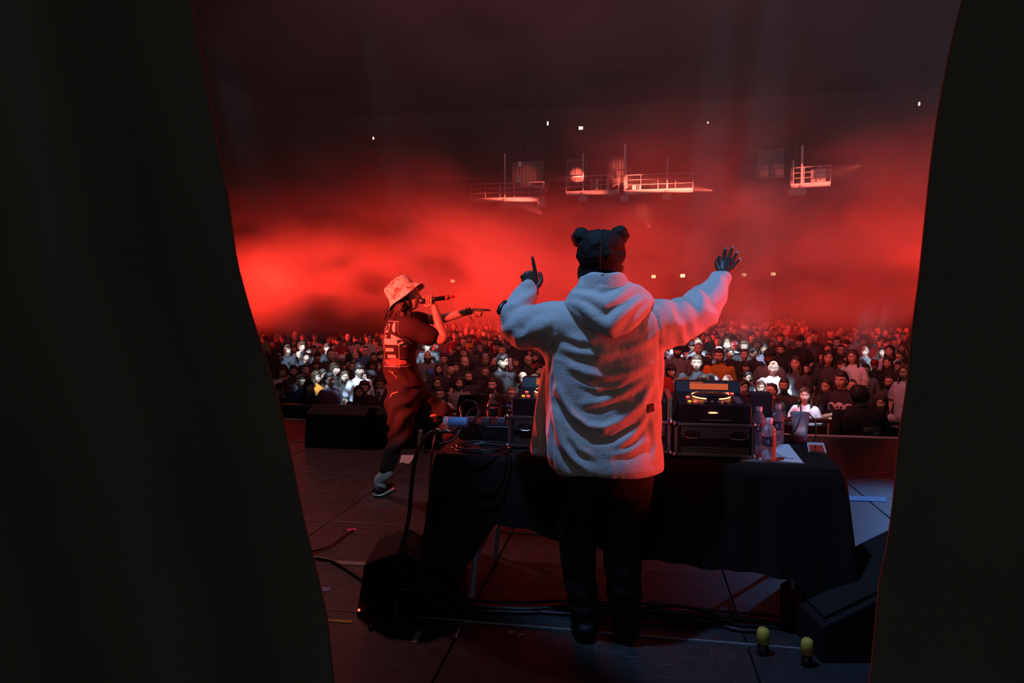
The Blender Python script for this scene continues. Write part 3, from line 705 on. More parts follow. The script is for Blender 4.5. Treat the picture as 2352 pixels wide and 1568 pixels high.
for x, y, r, lab in ((1752, 1480, .026, 'yellow-capped black connector on the deck left of the right wedge'), (1853, 1506, .024, 'smaller yellow-capped connector standing in front of right wedge')):
    p = PZ(x, y + 22, 0); t = thing('connector', lab, 'connector', p, R(20)); b_ = MB(); b_.lathe([(r * .9, 0), (r * .95, .02), (r * .8, .05)], n=16); b_.build('body', M_black, t)
    b_ = MB(); b_.lathe([(r, .05), (r * 1.02, .09), (r * .9, .105), (r * .6, .112)], n=16); b_.build('cap', M_yel, t)
# ------------------------------------------------------------------ wedge monitors
M_grill = noisy_mat('monitor_grill', (.012, .012, .012), (.022, .022, .022), 160, .7, .15, bump=.6, bscale=220, bdist=.003); M_cab = noisy_mat('cabinet_paint', (.010, .0095, .009), (.014, .013, .013), 20, .7, .15, bump=.3, bscale=150)
def wedge(loc, rot, w, dpt, h, label, led=None):
    t = thing('wedge_monitor', label, 'speaker', loc, rot); prof = [(0, 0), (dpt, 0), (dpt, h * .35), (dpt * .38, h), (.04, h * .82)]
    M = Matrix(((0, 0, 1, 0), (1, 0, 0, 0), (0, 1, 0, 0), (0, 0, 0, 1))); mb = MB(); mb.prism(prof, -w / 2, w / 2, M); o = mb.build('cabinet', M_cab, t, smooth=False)
    m = o.modifiers.new('b', 'BEVEL'); m.width = .012; m.segments = 2
    a = Vector((0, dpt, h * .35)); b = Vector((0, dpt * .38, h)); nn = Vector((0, (b - a).z, -(b - a).y)).normalized(); mb = MB()
    q = [a.lerp(b, .05) + nn * .006, a.lerp(b, .95) + nn * .006]; X = Vector((w / 2 - .03, 0, 0))
    mb.add([q[0] - X, q[0] + X, q[1] + X, q[1] - X] + [p + nn * .008 for p in (q[0] - X, q[0] + X, q[1] + X, q[1] - X)], [(0, 1, 2, 3), (4, 5, 6, 7), (0, 1, 5, 4), (1, 2, 6, 5), (2, 3, 7, 6), (3, 0, 4, 7)]); mb.build('grill', M_grill, t, smooth=False)
    for s in (-1, 1):
        mb = MB(); mb.tube([(s * (w / 2 + .003), dpt * .3, h * .45), (s * (w / 2 + .018), dpt * .35, h * .47), (s * (w / 2 + .018), dpt * .5, h * .47), (s * (w / 2 + .003), dpt * .55, h * .45)], .009, 8); mb.build('handle', M_black, t)
    if led: mb = MB(); mb.ball(led, .006, 8, 6); mb.build('power_light', emit_mat('red_led', (1, .06, .03), 6), t)
    return t
p = PZ(768, 1030, 0); wedge((p.x, p.y + .0, 0), PI * 0, .66, .48, .42, 'wedge monitor near the stage front, left of the rapper')
p = PZ(925, 1030, 0); wedge((p.x, p.y, 0), 0, .60, .48, .41, 'wedge monitor near the stage front, behind the rapper')
p = PZ(1090, 1010, 0); wedge((p.x, p.y + .2, 0), 0, .52, .46, .44, 'wedge monitor at the stage front, seen above the power box')
p = PZ(828, 1380, 0); wedge((p.x + .02, p.y, 0), YAW - PI / 2, .36, .50, .31, 'wedge monitor with a red light in the left foreground', (.205, .02, .05))
p = PZ(2300, 1500, 0); wedge((p.x + .10, p.y + .16, 0), YAW + PI / 2, .44, .92, .44, 'large wedge monitor in the right foreground by the curtain')
# ------------------------------------------------------------------ far end of the hall: catwalks, plant units, exit signs, balcony
M_cat = noisy_mat('catwalk_steel', (.36, .34, .33), (.5, .48, .47), 3, .5, .4, metal=.0); M_unit = noisy_mat('ribbed_cladding', (.07, .06, .06), (.11, .10, .10), 4, .7, .3)
def catwalk(label, x0, x1, ypx, d0, d1, posts, hrail=1.05, masts=(), box=()):
    a = P(x0, ypx[0], d0); b = P(x1, ypx[1], d1); b.z = a.z; v = (b - a); L_ = v.length; ang = math.atan2(v.y, v.x)
    t = thing('catwalk', label, 'catwalk', a, ang); mb = MB(); mb.box((0, -.1, -.28), (L_, 1.7, 0), bev=.02); mb.box((0, -.16, -.05), (L_, -.1, .02)); mb.build('deck', M_cat, t, smooth=False)
    for k, z in enumerate((hrail, hrail * .68, hrail * .36)):
        mb = MB(); mb.tube([(0, -.05, z), (L_, -.05, z)], .035 if k == 0 else .025, 6); mb.build('rail', M_cat, t)
    for k in range(posts): mb = MB(); mb.tube([(L_ * (k + .02) / (posts - .96), -.05, 0), (L_ * (k + .02) / (posts - .96), -.05, hrail)], .03, 6); mb.build('post', M_cat, t)
    for fx, hh, rr in masts: mb = MB(); mb.tube([(L_ * fx, -.1, -.1), (L_ * fx, -.1, hh)], rr, 8); mb.box((L_ * fx - .3, -.3, -.75), (L_ * fx + .3, .1, -.35), bev=.03); mb.box((L_ * fx - .12, -.22, -.4), (L_ * fx + .12, .0, -.1)); mb.build('mast', M_cat, t)
    for fx, w, z0, z1 in box: mb = MB(); mb.box((L_ * fx, .2, z0), (L_ * fx + w, .5, z1), bev=.03); mb.build('equipment_box', M_cat, t)
    for fx in (.1, .9): mb = MB(); mb.tube([(L_ * fx, 1.5, -.1), (L_ * fx, 1.5, 18 - a.z)], .02, 6); mb.build('hanger_rod', M_black, t)
    return t
catwalk('left steel catwalk with railing under the hall roof, red-lit', 1082, 1250, (457, 452), 50, 49, 6, masts=((.47, 3.1, .05), (.97, .6, .04)), box=((.62, .25, 1.0, 1.6), (.64, .25, 2.2, 2.6)))
catwalk('middle catwalk bridge with railing, between the lit plant doors', 1300, 1422, (441, 436), 49, 48, 4, masts=((.33, 2.6, .05),), box=((.55, .2, .1, .9), (.75, .2, .1, .9)))
catwalk('brightest long catwalk with railing right of the tall mast', 1432, 1592, (438, 432), 48, 47, 5, masts=((.02, 3.1, .09), (.63, 2.0, .06)), box=((.0, .25, .2, 1.1), (.12, .3, .05, .45), (.2, .2, .05, .4)))
catwalk('small separate catwalk platform at the far right', 1816, 1908, (424, 419), 45, 44, 4, masts=((.28, 2.4, .08), (.06, 1.5, .06)), box=((.5, .9, .1, .9), (.72, .12, 0, 1.1)))
def unit(label, x0, x1, y0, y1, d, ribs):
    a = P(x0, y1, d); b = P(x1, y0, d - .6); w = (Vector((b.x, b.y, 0)) - Vector((a.x, a.y, 0))); t = thing('plant_unit', label, 'unit', a, math.atan2(w.y, w.x)); wl = w.length; h = b.z - a.z
    mb = MB(); mb.box((0, .1, 0), (wl, 2.2, h)); mb.build('housing', M_unit, t, smooth=False)
    pw = wl / ribs
    for k in range(ribs): mb = MB(); mb.box((k * pw + .03, .02, .1), (k * pw + pw - .03, .1, h - .1), bev=.01); mb.build('panel', M_unit, t, smooth=False)
    for q in ((0, 0, h - .08, wl, .12, h + .1), (0, 0, 0, .12, .1, h), (wl - .12, 0, 0, wl, .1, h)): mb = MB(); mb.box(q[:2] + (q[2],), q[3:], bev=.01); mb.build('frame_bar', M_unit, t, smooth=False)
    for fx in (.15, .85): mb = MB(); mb.tube([(wl * fx, 1.5, h - .1), (wl * fx, 1.5, 18 - a.z)], .02, 6); mb.build('hanger_rod', M_black, t)
    return t
unit('dim ribbed plant unit above the left catwalk', 1176, 1248, 372, 438, 51.5, 9)
unit('brightly lit ribbed plant unit above the middle catwalk', 1300, 1350, 366, 432, 51, 7)
unit('ribbed plant unit left of the tall mast', 1392, 1434, 360, 430, 50.5, 6)
unit('dark plant unit at the upper right under the roof', 1736, 1802, 343, 410, 52, 7)
unit('dim lower plant unit beneath the brightest catwalk', 1440, 1500, 462, 520, 51, 7)
M_exit = emit_mat('exit_sign_face', (1.0, .80, .38), 9.0); M_lampw = emit_mat('small_lamp', (1.0, .75, .45), 4.0)
for x, y, w, h, d, lab in ((1040, 645, 9, 6, 56, 'lit exit sign left of the DJ'), (1434, 636, 9, 7, 56, 'lit exit sign touching the DJ\'s right ear'), (1501, 635, 9, 7, 56, 'lit exit sign, first right of the DJ\'s head'), (1568, 633, 10, 7, 55.5, 'lit exit sign, second right of the DJ\'s head'), (1709, 631, 10, 7, 55, 'lit exit sign just right of the DJ\'s raised hand'), (1776, 629, 10, 7, 54.6, 'rightmost lit exit sign of the low row'), (1334, 294, 9, 6, 52, 'lit exit sign high under the roof')):
    p = PY(x, y, 57.88); d = (p - Vector((0, 0, CAM_Z))).dot(FWD); s = d / F; t = thing('exit_sign', lab, 'sign', p, 0); b_ = MB(); b_.box((-w * s / 2 - .03, 0, -h * s / 2 - .03), (w * s / 2 + .03, .1, h * s / 2 + .03)); b_.build('housing', M_black, t, smooth=False)
    b_ = MB(); b_.box((-w * s / 2, -.015, -h * s / 2), (-.012, 0, h * s / 2)); b_.box((.012, -.015, -h * s / 2), (w * s / 2, 0, h * s / 2)); b_.build('lit_face', M_exit, t, smooth=False)
for x, y, h, d, lab in ((857, 317, 5, 52, 'tiny hanging lamp high on the left'), (1258, 283, 8, 52, 'tiny vertical lamp high above the catwalks'), (2112, 238, 7, 45, 'tiny lamp high on the right near the curtain'), (2122, 624, 5, 50, 'tiny lamp low beside the right curtain'), (1626, 281, 3, 52, 'faintest tiny lamp high right of centre')):
    p = P(x, y, d); s = d / F; b_ = MB(); b_.box((-1.4 * s, 0, -h * s / 2), (1.4 * s, .1, h * s / 2), bev=.02); t = thing('hanging_lamp', lab, 'lamp', p); b_.build('bulb', M_lampw, t); b_ = MB(); b_.tube([(0, .05, 0), (0, .05, 18 - p.z)], .012, 5); b_.build('cord', M_black, t)
a = PY(1545, 668, 56.4); b = PY(1830, 666, 56.4); t = thing('balcony', 'low balcony ledge with rows of people at the far wall', 'balcony', a, math.atan2((b - a).y, (b - a).x)); L_ = (b - a).length
b_ = MB(); b_.box((0, 0, -1.2), (L_, 1.62, 0)); b_.build('ledge', simple_mat('ledge', (.10, .05, .05), .8), t, smooth=False); b_ = MB(); b_.tube([(0, 0, .35), (L_, 0, .35)], .03, 6); b_.build('rail', M_cat, t)
rr = random.Random(5); b_ = MB()
for k in range(70):
    x = rr.uniform(.2, L_ - .2); y = rr.uniform(.3, 1.1); b_.ball((x, y, .62 + rr.random() * .1), (.13, .13, .16), 8, 6); b_.ball((x, y, .28), (.24, .18, .30), 8, 6)
o = b_.build('crowd', simple_mat('seated_rows', (.38, .2, .18), .7)); o.location = a; o.rotation_euler = t.rotation_euler; tag(o, 'seated people on the low balcony at the far wall', 'crowd', None, 'stuff')
# ------------------------------------------------------------------ the crowd: head centre in the photograph, head height in pixels, build, words
CROWD = '''
621 797 18|rim g a tee k|bald man at the far left behind the man with a lit forehead
616 811 24|short k a long k gl|man with glasses and lit forehead beside the left curtain
638 823 24|short b b tee k gl|dim red man in round glasses, second from the left curtain
660 804 26|short b a long k bigbeard|man with a full dark beard and lit nose, left block
674 804 17|bun b a tee d f|small half-lit face just right of the full-bearded man
693 797 24|curly b a long k|tousle-haired man with only his forehead lit, left block
685 816 26|rim k b tee k|balding red-lit man in a dark round-neck top, left block
703 821 22|short k b tee d|dark-haired man in shadow below the tousle-haired man
720 804 23|curly b a tee k|curly-haired man with a hard-lit brow and nose
709 807 17|side b a tee d f|small lit cheek between two curly-haired men
735 804 22|bun b a tee k f|pale brightly lit woman with hair pulled back, left block
752 800 25|side b a tee k|wavy-haired young man looking left, right of the pale lit woman
620 831 22|short k b tee d|dim face half hidden by the left curtain
622 846 20|short k b long d f|lowest dim red face along the left curtain edge
673 853 30|short k a tee d beard|short-haired man with stubble in a dark plum top, left block
701 850 28|bun k a tee k f|woman with dark hair tied up and a lit nose, left block
726 839 24|fringe b b long r f|woman with a fringe leaning in behind the white shoulder
725 866 33|long b a tee o f tr|brown-haired woman with an ear stud looking right, orange top
741 862 28|side k a tee k|dark-haired face wedged behind the ear-stud woman
649 869 22|short b b tee w lean|man bending down in a bright white tee by the left curtain
692 878 34|short b a tee b gl|man in a blue tee with white collar and glasses, front left
708 890 37|long k a tee k f lean|smiling long-haired woman with bare white arms at the barrier
641 909 35|side k b tee k f gl lean|red-lit person in glasses folding bare arms on the left barrier
755 873 39|short k a tee p tr|orange-lit young man in a dark plum tee at the front left
790 866 36|long b a hood k f|long-haired woman with a white-lit face and open V neck
767 848 34|fringe b a tee k tr|young man with a thick fringe looking right, above orange-lit man
785 841 27|capback k a tee k cc=k|person in a dark cap behind the thick-fringed young man
785 825 20|cap b a tee d cc=w|head in a pale cap above the dark-capped person
809 843 28|short k b tee k|dim man with a shiny forehead left of the scowling boy
824 851 37|fringe k a tee w|scowling boy with a black bowl fringe and white tee
840 865 25|short k a tee d f gl|white-lit face in glasses low beside the scowling boy
851 865 26|cap k b tee r gl cc=k|dim man in a low dark cap next to the rapper's back
855 842 30|afro k d tee k|large dark bushy head of hair facing away, left block
858 822 28|short k b tee k gl|young man in dark-rimmed glasses near the rapper's back
839 806 27|short b a tee b gl|man in glasses and a pale blue tee, left block
816 817 27|rim b a tee l|balding man tilting his head, pale top, left block
820 796 25|short k a hood k|dark-haired man with his head tilted back, upper left block
797 811 25|fringe r b long k f|auburn woman with a side fringe, left block
771 817 23|bald b a long d gl|bald man in glasses with folded chin, left block
792 792 21|short b b tee k gl|red hazy man in glasses, upper left block
826 779 19|curly b b tee k gl|curly hazy face in glasses above the tilted-head man
784 776 18|short b b tee k|hazy red face highest in the left block
755 780 18|side b b tee r|hazy red face above the wavy-haired young man
851 804 17|fringe k b tee d f|small dim face just left of the rapper's shirt
872 800 25|short b a tee k gl|man with a white-lit forehead touching the rapper's back
872 818 22|side k a tee d beard|bearded half-lit man below the white forehead
824 907 37|long k b long k f|long-haired woman with a plain red-lit face at the barrier
837 893 27|curly b b tee d f|curly-haired face peeking behind the red-faced woman
868 884 30|short k c long k up|dark figure raising the foam hands by the rapper's hip
869 853 20|bun k b tee k f|sliver of a face between the dark cap and the rapper
968 810 21|short k a tee w gl|sunglasses man lit white, touching the rapper's chest
982 795 25|curly g a tee d gl|grey curly-haired man in glasses under the rapper's arm
982 817 28|bald b a long g bigbeard|bald man with a long dark beard under the rapper's arm
997 794 24|short k a hood k tr|man in a dark hoodie looking right, lit white
1017 795 17|bun b a tee d f|small tilted lit face below the rapper's elbow
1029 789 21|short b a tee k|man with a bright forehead right of the rapper's elbow
1019 825 31|short k b tee p|dim dark-haired man in a grey-purple tee below the elbow
1039 803 26|cap k b tee k cc=r|man in a dark red cap below the rapper's forearm
1046 772 24|short b b tee r|red-lit round-faced man below the rapper's pointing arm
1052 789 20|side b b tee d f|lit-nosed woman right of the dark red cap
1053 800 23|short k b tee k beard|bearded man behind the dark red cap's shoulder
1065 787 25|bun b a tee k f gl|round-faced woman in glasses, hair pulled back, center crowd
1059 770 20|short b b tee d|slim red face between two taller heads, center crowd
1072 761 21|short g b tee k|man with a pale fringe below the tall hat
1075 747 20|cap r b long r cc=r|person in a tall knitted hat in the red haze
1080 767 17|long b b tee r f|small narrow-faced woman below the tall hat
1093 763 17|side b b tee r|hazy face left of the two bright red men
1101 764 19|rim b b tee r|balding red man, left of the bright-foreheaded pair
1112 767 20|short b a tee k beard|bearded man with a glowing red forehead
1118 753 19|short b b tee d|man above the bearded glowing forehead
1127 751 17|short b b tee k|narrow hazy face beside the DJ's left elbow
1086 779 21|cap k b tee k cc=k|person in a black cap with a lettered band
1113 784 23|fringe b a tee k gl|man in glasses with a pale pink forehead, center crowd
1079 801 27|cap b b tee d cc=o|man in a light cap looking down right, center crowd
1102 803 24|short g b long k|grey-haired man looking down, center crowd
1064 812 28|short b b long k|broad red-lit man with heavy brow, center crowd
1095 814 24|cap k b tee k cc=n|man under a flat cap brim, center crowd
1122 808 23|short b a tee d gl|man in tinted glasses below a white glint
1066 833 33|rim b b tee k|balding stubbled man, dim red, center crowd
1007 848 29|long k b long k f|pale round-faced long-haired woman by the rapper's chest
1034 853 33|bald g b tee k gl tr|bald man with glasses bowing his head right
1047 845 24|short k b tee d|shadowed face behind the bowing bald man
988 861 27|cap k b tee k cc=b|dim face below a blue-white visor by the rapper's waist
1001 880 33|long k b long k f gl|dark-haired woman in round glasses above the red-faced man
1053 880 31|long k b hood g f|woman with dark hair and grey jacket, center front
1074 866 37|short k b long k beard|man with a moustache and dark jacket, center front
1115 855 34|short b b tee k gl|dim tall man in glasses behind the olive-shirted man
1125 832 26|rim b b tee k tiltd|man bowing a shiny forehead, center crowd
1010 915 36|short k a tee l gl|bright red-lit man in a pale tee behind rapper's thigh
1131 884 40|short k a long n|broad smiling man in an olive shirt with a lit forehead
1161 848 29|long k b long k f|sleek long-haired woman with a purple-lit face
1188 861 35|rim b b hood g tiltd|balding man bowing his head in a grey scarf
1228 876 35|short b a long k|short-haired man lit white beside the jacket's left edge
1174 905 33|bun l a tee b f gl|white-lit woman in glasses with a blue scarf
1212 829 31|rim b b tee k gl|balding man in glasses looking right near the jacket
1229 822 27|short k b tee r beard|bearded man under the DJ's left elbow
1204 806 23|side b b tee k gl|tilted face in glasses under the DJ's left sleeve
1154 805 28|short k b tee w|dark-haired man in a white tee, center crowd
1186 803 23|side k b tee d f|dark-haired woman under the DJ's left sleeve
1172 804 22|short k a tee w|lit-foreheaded man with a white collar, center crowd
1149 778 21|bald b a tee k|bald man with a pale lit forehead near the DJ's elbow
1131 768 19|side b b tee d|narrow red face left of the bald lit forehead
1140 798 27|afro k c tee k|dark bushy hair blocking the center crowd
1167 790 21|short b a tee r|bright-browed face right of the bushy dark hair
1239 852 27|side k a tee d|half face cut off by the jacket's left edge
1134 852 25|cap k b tee k cc=k|dim capped face behind the broad smiling man
1184 834 28|short k b tee d|dark-haired man directly behind the bowing scarf man
1216 866 21|bun l a tee d f|small blond head left of the short-haired lit man
1201 896 29|cap k b long k cc=k|dark capped figure between the blue scarf and the jacket
1531 812 23|curly b a tee w f|curly blond woman lit white beside the jacket's right edge
1556 806 30|capback k b hood g beard cc=k|bearded man in a dark hood and grey-blue tee
1563 795 23|bald g a tee w|white-lit crown just behind the hooded man
1577 783 23|cap r b tee k gl cc=r|red-lit man in a cap and glasses below the DJ's right arm
1605 801 29|short g a tee k|older man with a stripe-lit forehead, right of the hooded man
1641 771 25|cap b a tee k cc=b|man in a blue cap with an orange badge
1649 785 24|bun b a tee k f|white-lit woman below the blue cap
1670 793 26|mohawk l a tee k|man with spiky lit hair and hollow eyes
1651 807 25|cap k b tee d cc=w|head in a cap with a white band below white-lit woman
1600 834 37|short b b long k big|broad dim man in a dark collared top, right front
1628 821 28|short k b tee r|smiling dim man right of the broad man
1652 818 34|short k b hood o|man in an orange-yellow jacket with a striped strap
1568 833 27|short b b tee k gl|dim man in glasses left of the broad man
1541 853 36|fringe k b tee k|stern dim person with a fringe beside the jacket's right edge
1525 832 28|side k b tee d|dark face right against the jacket below the curly blond
1554 883 29|rim b b long k gl|narrow man in glasses left of the media player
1574 884 36|long l a long k f|light-haired woman with half her face lit
1617 879 35|short b a long k|brush-haired man lit blue-white above the media player
1640 888 25|capback k a tee w cc=l|head with a pale crescent cap behind the media player
1645 856 28|long k b tee r f|dim woman in front of the orange-yellow jacket
1676 812 28|side k a tee k|hollow-eyed man with dark hair lit blue-white
1710 815 29|bun b a tee k f|blue-white lit woman with closed eyes
1738 793 23|short k a tee k|man lit white right of the glasses man
1710 796 25|curly b a tee k gl|man with a lit forehead and reflecting glasses
1687 795 25|cap k a tee w cc=w|head in a grey-white peaked cap
1730 813 28|side k b tee d|dim dark-haired man right of the closed-eyed woman
1728 775 23|side b a tee k f|pale young woman, third row below the red haze
1739 766 22|short k b tee r|short-haired man behind the pale young woman
1704 781 20|long b b tee k f|half-lit woman left of the pale young woman
1761 767 21|bun k a tee k f|woman with a lit forehead and gold neckline
1759 749 21|bald b b tee r|bald red-lit man upper right crowd
1776 778 20|curly g a tee d|grey curly head lit white, upper right crowd
1779 765 22|short k b tee l|man looking right beside the grey curly head
1710 757 23|cap k b tee r beard cc=w|bearded man in a white-topped cap
1689 761 18|bun k a tee k f|woman with a lit parting left of the white-topped cap
1697 764 15|bun b b tee r f|small chin-lit face between the parting and the cap
1661 755 22|fringe b b tee d|round-cut young man, upper right crowd
1683 734 21|cap b b long r cc=d|highest hazy red face right of the DJ's hand
1809 757 25|cap b b tee r cc=l|man in a pale cap beside a raised sleeve
1793 804 28|short k b tee k beard|man with a lit forehead and grey beard, right block
1744 751 17|side k b tee r f|dim profile face left of the bald red-lit man
1731 752 18|curly k b tee k|face behind a shining phone light
1784 738 18|short k b tee r|hazy face above a white phone screen
1797 738 18|short k b tee r|hazy face one right of the phone screen
1708 890 38|side k a long k f|blue-lit woman with side-swept black hair behind the player
1746 890 38|short g a long k gl|older man in square glasses lit blue-white
1774 897 33|bun k a long k gl f tl|blue-lit face in round glasses looking left
1801 886 32|short k b tee n|dim hollow-cheeked man right of the round glasses
1745 854 31|bald b c tee l|bald dark-skinned man before a pale blue shirt
1713 844 33|fringe k b tee k|large dark-haired head in shadow, right block
1675 868 29|rim g b tee g tiltd|balding man bowing, grey top, behind the media player
1790 853 29|long k b tee k f up|shadowed person raising a fist above the right front row
1717 868 26|side k b tee k|dark face in shadow above the blue-lit woman
1837 784 26|cap k a tee k cc=k|man in a black cap with a metal stud
1870 773 23|short k b tee k|short-haired man with pale brow, right block
1850 753 23|short b b tee r|hazy tall man, upper right block
1857 798 23|bun b b tee k f|tilted smiling woman right of the black cap
1874 797 23|cap b b tee k cc=r|man under a red cap brim, right block
1922 787 26|short b a tee k gl|man lit pink-white with open mouth, right block
1906 787 23|long k a tee d f|woman with a headband and lit forehead, right block
1906 766 21|curly b b tee r|hazy curly head above the headband woman
1933 775 20|short l b tee r|light-haired hazy head behind the open-mouthed man
1933 804 28|short k b tee k gl|dim man with a grey-lit forehead, right block
1890 820 32|curly k b tee k|dim shaggy-haired man, right block
1822 807 25|cap k b tee d cc=r|dim man in a red cap, right block
1828 752 19|short k b tee r|faint hazy face right of the pale cap
1850 908 47|long b a tee w f|long-haired woman in a white tee at the right barrier
1934 874 44|short k b tee k crossed tl|young man in a skull tee with folded arms
1852 849 32|short k b tee r beard|dim man above the long-haired woman in white
1880 847 30|fringe k b tee k gl|very dim man right of the dim bearded man
1900 887 33|long k b long k f gl|dim long-haired woman in glasses beside skull tee
1933 840 31|side k b tee r|red-tinged face above the skull tee man
1957 886 28|bun b b tee k f|pale profile behind the skull tee man's shoulder
1987 807 27|rim g a long g|smiling older man lit white, far right
2028 809 26|long b a tee k f|woman with a pointed lit forehead, far right
2037 790 25|side b b tee l|tall laughing man in a pale shirt, far right
1982 786 22|short b b tee r|hazy face above the smiling older man
1988 850 33|short k b tee g gl|dim man in glasses, far right block
2040 833 32|long k b hood k f|hooded dark woman, far right
2063 843 29|short k b tee r|last dim face beside the right curtain
1967 800 22|cap b a tee g cc=l|head in a light cap left of the smiling older man
2009 838 29|cap k b tee k cc=r|dim capped man, far right block
2044 877 38|short k b tee d beard gl|bearded man in glasses and a grey-blue sleeve
1985 888 33|rim k b tee k|very dim man behind the security guard
2026 926 32|long k b tee l f|dark-haired woman in a striped top by right curtain
'''
FLOOR_Z = -1.1
BARRIER_Y = 8.72
def place_head(px, py, size, hmin=1.5, hmax=1.90, ymin=BARRIER_Y + .30):
    d = 392.0 / size
    for _ in range(60):
        p = P(px, py, d); h = (p.z - FLOOR_Z) * 1.75 / 1.63
        if p.y < ymin: d *= 1.01; continue
        if h > hmax: d *= 1.006
        elif h < hmin and p.y > ymin * 1.01: d *= .994
        else: break
    return d
ents = []
for ln in CROWD.strip().split('\n'):
    a, spec, lab = ln.split('|'); x, y, s = map(float, a.split()); ents.append(dict(x=x, y=y, d=place_head(x, y, s), spec=spec, lab=lab))
def ent_pos(e): return P(e['x'], e['y'], e['d'])
for it in range(60):                                                    # step apart along the line of sight until nobody stands in anybody
    ents.sort(key=lambda e: e['d']); moved = 0; ps = [ent_pos(e) for e in ents]
    for i, e in enumerate(ents):
        for j in range(i + 1, len(ents)):
            q = ents[j]
            if (ps[i].xy - ps[j].xy).length < .40:
                h = (P(q['x'], q['y'], q['d'] * 1.012).z - FLOOR_Z) * 1.0737
                if h > 1.46: q['d'] *= 1.012
                elif ent_pos(e).y > BARRIER_Y + .35: e['d'] *= .99
                moved += 1
    if not moved: break
rnd = random.Random(11)
def crowd_person(pos, spec, lab, group=None, turn=None):
    ex = spec.split(); h = max(1.42, min(2.05, (pos.z - FLOOR_Z) * 1.75 / 1.63))
    tgt = Vector((.2, 4.5, 0)) + Vector((rnd.uniform(-2.5, 2.5), 0, 0)); v = tgt - pos; face = math.atan2(v.y, v.x) + PI / 2
    if 'tr' in ex: face += R(38)
    if 'tl' in ex: face -= R(32)
    o = person((pos.x, pos.y, FLOOR_Z), face, spec, lab, group, height=h)
    if 'tiltd' in ex: o.rotation_euler = (R(10), 0, face)
    return o
PEOPLE_BY = {}
for e in ents: PEOPLE_BY[e['lab']] = crowd_person(ent_pos(e), e['spec'], e['lab'])
# everyone else: standing places on the floor behind and between them
taken = [ent_pos(e) for e in ents]; tpix = [(e['x'], e['y'], 392 / e['d']) for e in ents]; fill = []; outside = []
yy = 10.2; row = 0
while yy < 44:
    xx = -24.0 + (row % 2) * .3
    while xx < 27:
        px_ = xx + rnd.uniform(-.16, .16); py_ = yy + rnd.uniform(-.18, .18); h = rnd.gauss(1.75, .085); z = FLOOR_Z + h * 1.63 / 1.75; p = Vector((px_, py_, z)); u, v = pix(p); sz = 392 / (p - Vector((0, 0, CAM_Z))).dot(FWD)
        lim = 775 if u < 900 else (744 if u < 1300 else (734 if u < 1850 else 762))
        if (-700 < u < 585 or 2120 < u < 2900) and rnd.random() < .6: outside.append((sz, p, u))
        if 600 < u < 2085 and v > lim - 4 and all((p.xy - t.xy).length > .40 for t in taken if abs(t.y - p.y) < .5) and all(abs(u - a) > .34 * (s + sz) * .5 or abs(v - b) > .42 * (s + sz) * .5 for a, b, s in tpix):
            hid = (885 < u < 955 and v < 1000) or (1262 < u < 1512)
            if not hid: fill.append((sz, p, u)); taken.append(p); tpix.append((u, v, sz))
        xx += .55
    yy += .52; row += 1
fill.sort(key=lambda a: -a[0])
N_IND = 298 - len(ents)
HS = ['short k', 'short b', 'side k', 'long k', 'bun b', 'curly b', 'rim g', 'fringe k', 'cap k', 'long b', 'short g']; TS = ['tee k', 'tee d', 'long k', 'tee p', 'hood k', 'tee r', 'tee g', 'tee l', 'tee w', 'long d']
import re as _re
CUT = _re.compile(r' (by|near|beside|behind|below|above|right of|left of|at the|in the|touching|under|wedged|just|half|low|against|between|highest|along|leaning|holding|bending|over|beneath|before|with (his|her|a) (head|forehead)|looking|right|left)\b')
def ref_of(lab):
    a = lab.split(',')[0]; m = CUT.search(a, 14); r = a[:m.start()] if m else a
    return ' '.join(r.split()[:8])
DESC = dict(short='short-haired man', side='side-parted man', long='long-haired woman', bun='woman with tied-up hair', curly='curly-haired man', rim='balding man', fringe='man with a fringe', cap='man in a cap')
TOPN = dict(k='black', d='dark', p='plum', r='red', g='grey', l='pale', w='white')
used = {}
for i, (sz, p, u) in enumerate(fill[:N_IND]):
    hs = rnd.choice(HS); ts = rnd.choice(TS); sp = f"{hs} {rnd.choice('abbc')} {ts}"; ds = DESC[hs.split()[0]]
    if hs.startswith(('long', 'bun')): sp += ' f'
    elif rnd.random() < .2: sp += ' beard'; ds = 'bearded ' + ds
    if rnd.random() < .25: sp += ' gl'; ds = 'bespectacled ' + ds
    uu, vv = pix(p); e = min(ents, key=lambda e: math.hypot(e['x'] - uu, (e['y'] - vv) * 1.3)); dx, dy = uu - e['x'], vv - e['y']
    rel = ('just right of the' if dx > 0 else 'just left of the') if abs(dx) > abs(dy) else ('right above the' if dy < 0 else 'right below the')
    words = ds.split() + ['in', TOPN[ts.split()[1]]] + rel.split(); ref = ref_of(e['lab']).split(); lab = ' '.join(words + ref[:16 - len(words)])
    zone = ('between the left curtain and the rapper', 'between the rapper and the DJ', 'right of the DJ', 'near the right curtain')[0 if u < 900 else 1 if u < 1300 else 2 if u < 1800 else 3]
    crowd_person(p, sp, lab, 'hazier faces of the crowd ' + zone)
mb = MB()
for sz, p, u in fill[N_IND:] + outside:
    s = (p.z - FLOOR_Z) / 1.63
    mb.ball(p, (.078 * s, .098 * s, .12 * s), 10, 8, 0); mb.ball(p + Vector((0, .022, .022)), (.084 * s, .095 * s, .112 * s), 10, 8, 1)
    mb.rings([[p + Vector((a * s * math.cos(t), b * s * math.sin(t), (z - 1.63) * s)) for t in [2 * PI * k / 10 for k in range(10)]] for z, a, b in ((.0, .15, .12), (.9, .17, .12), (1.35, .21, .12), (1.45, .15, .09), (1.5, .06, .06))], mi=2)
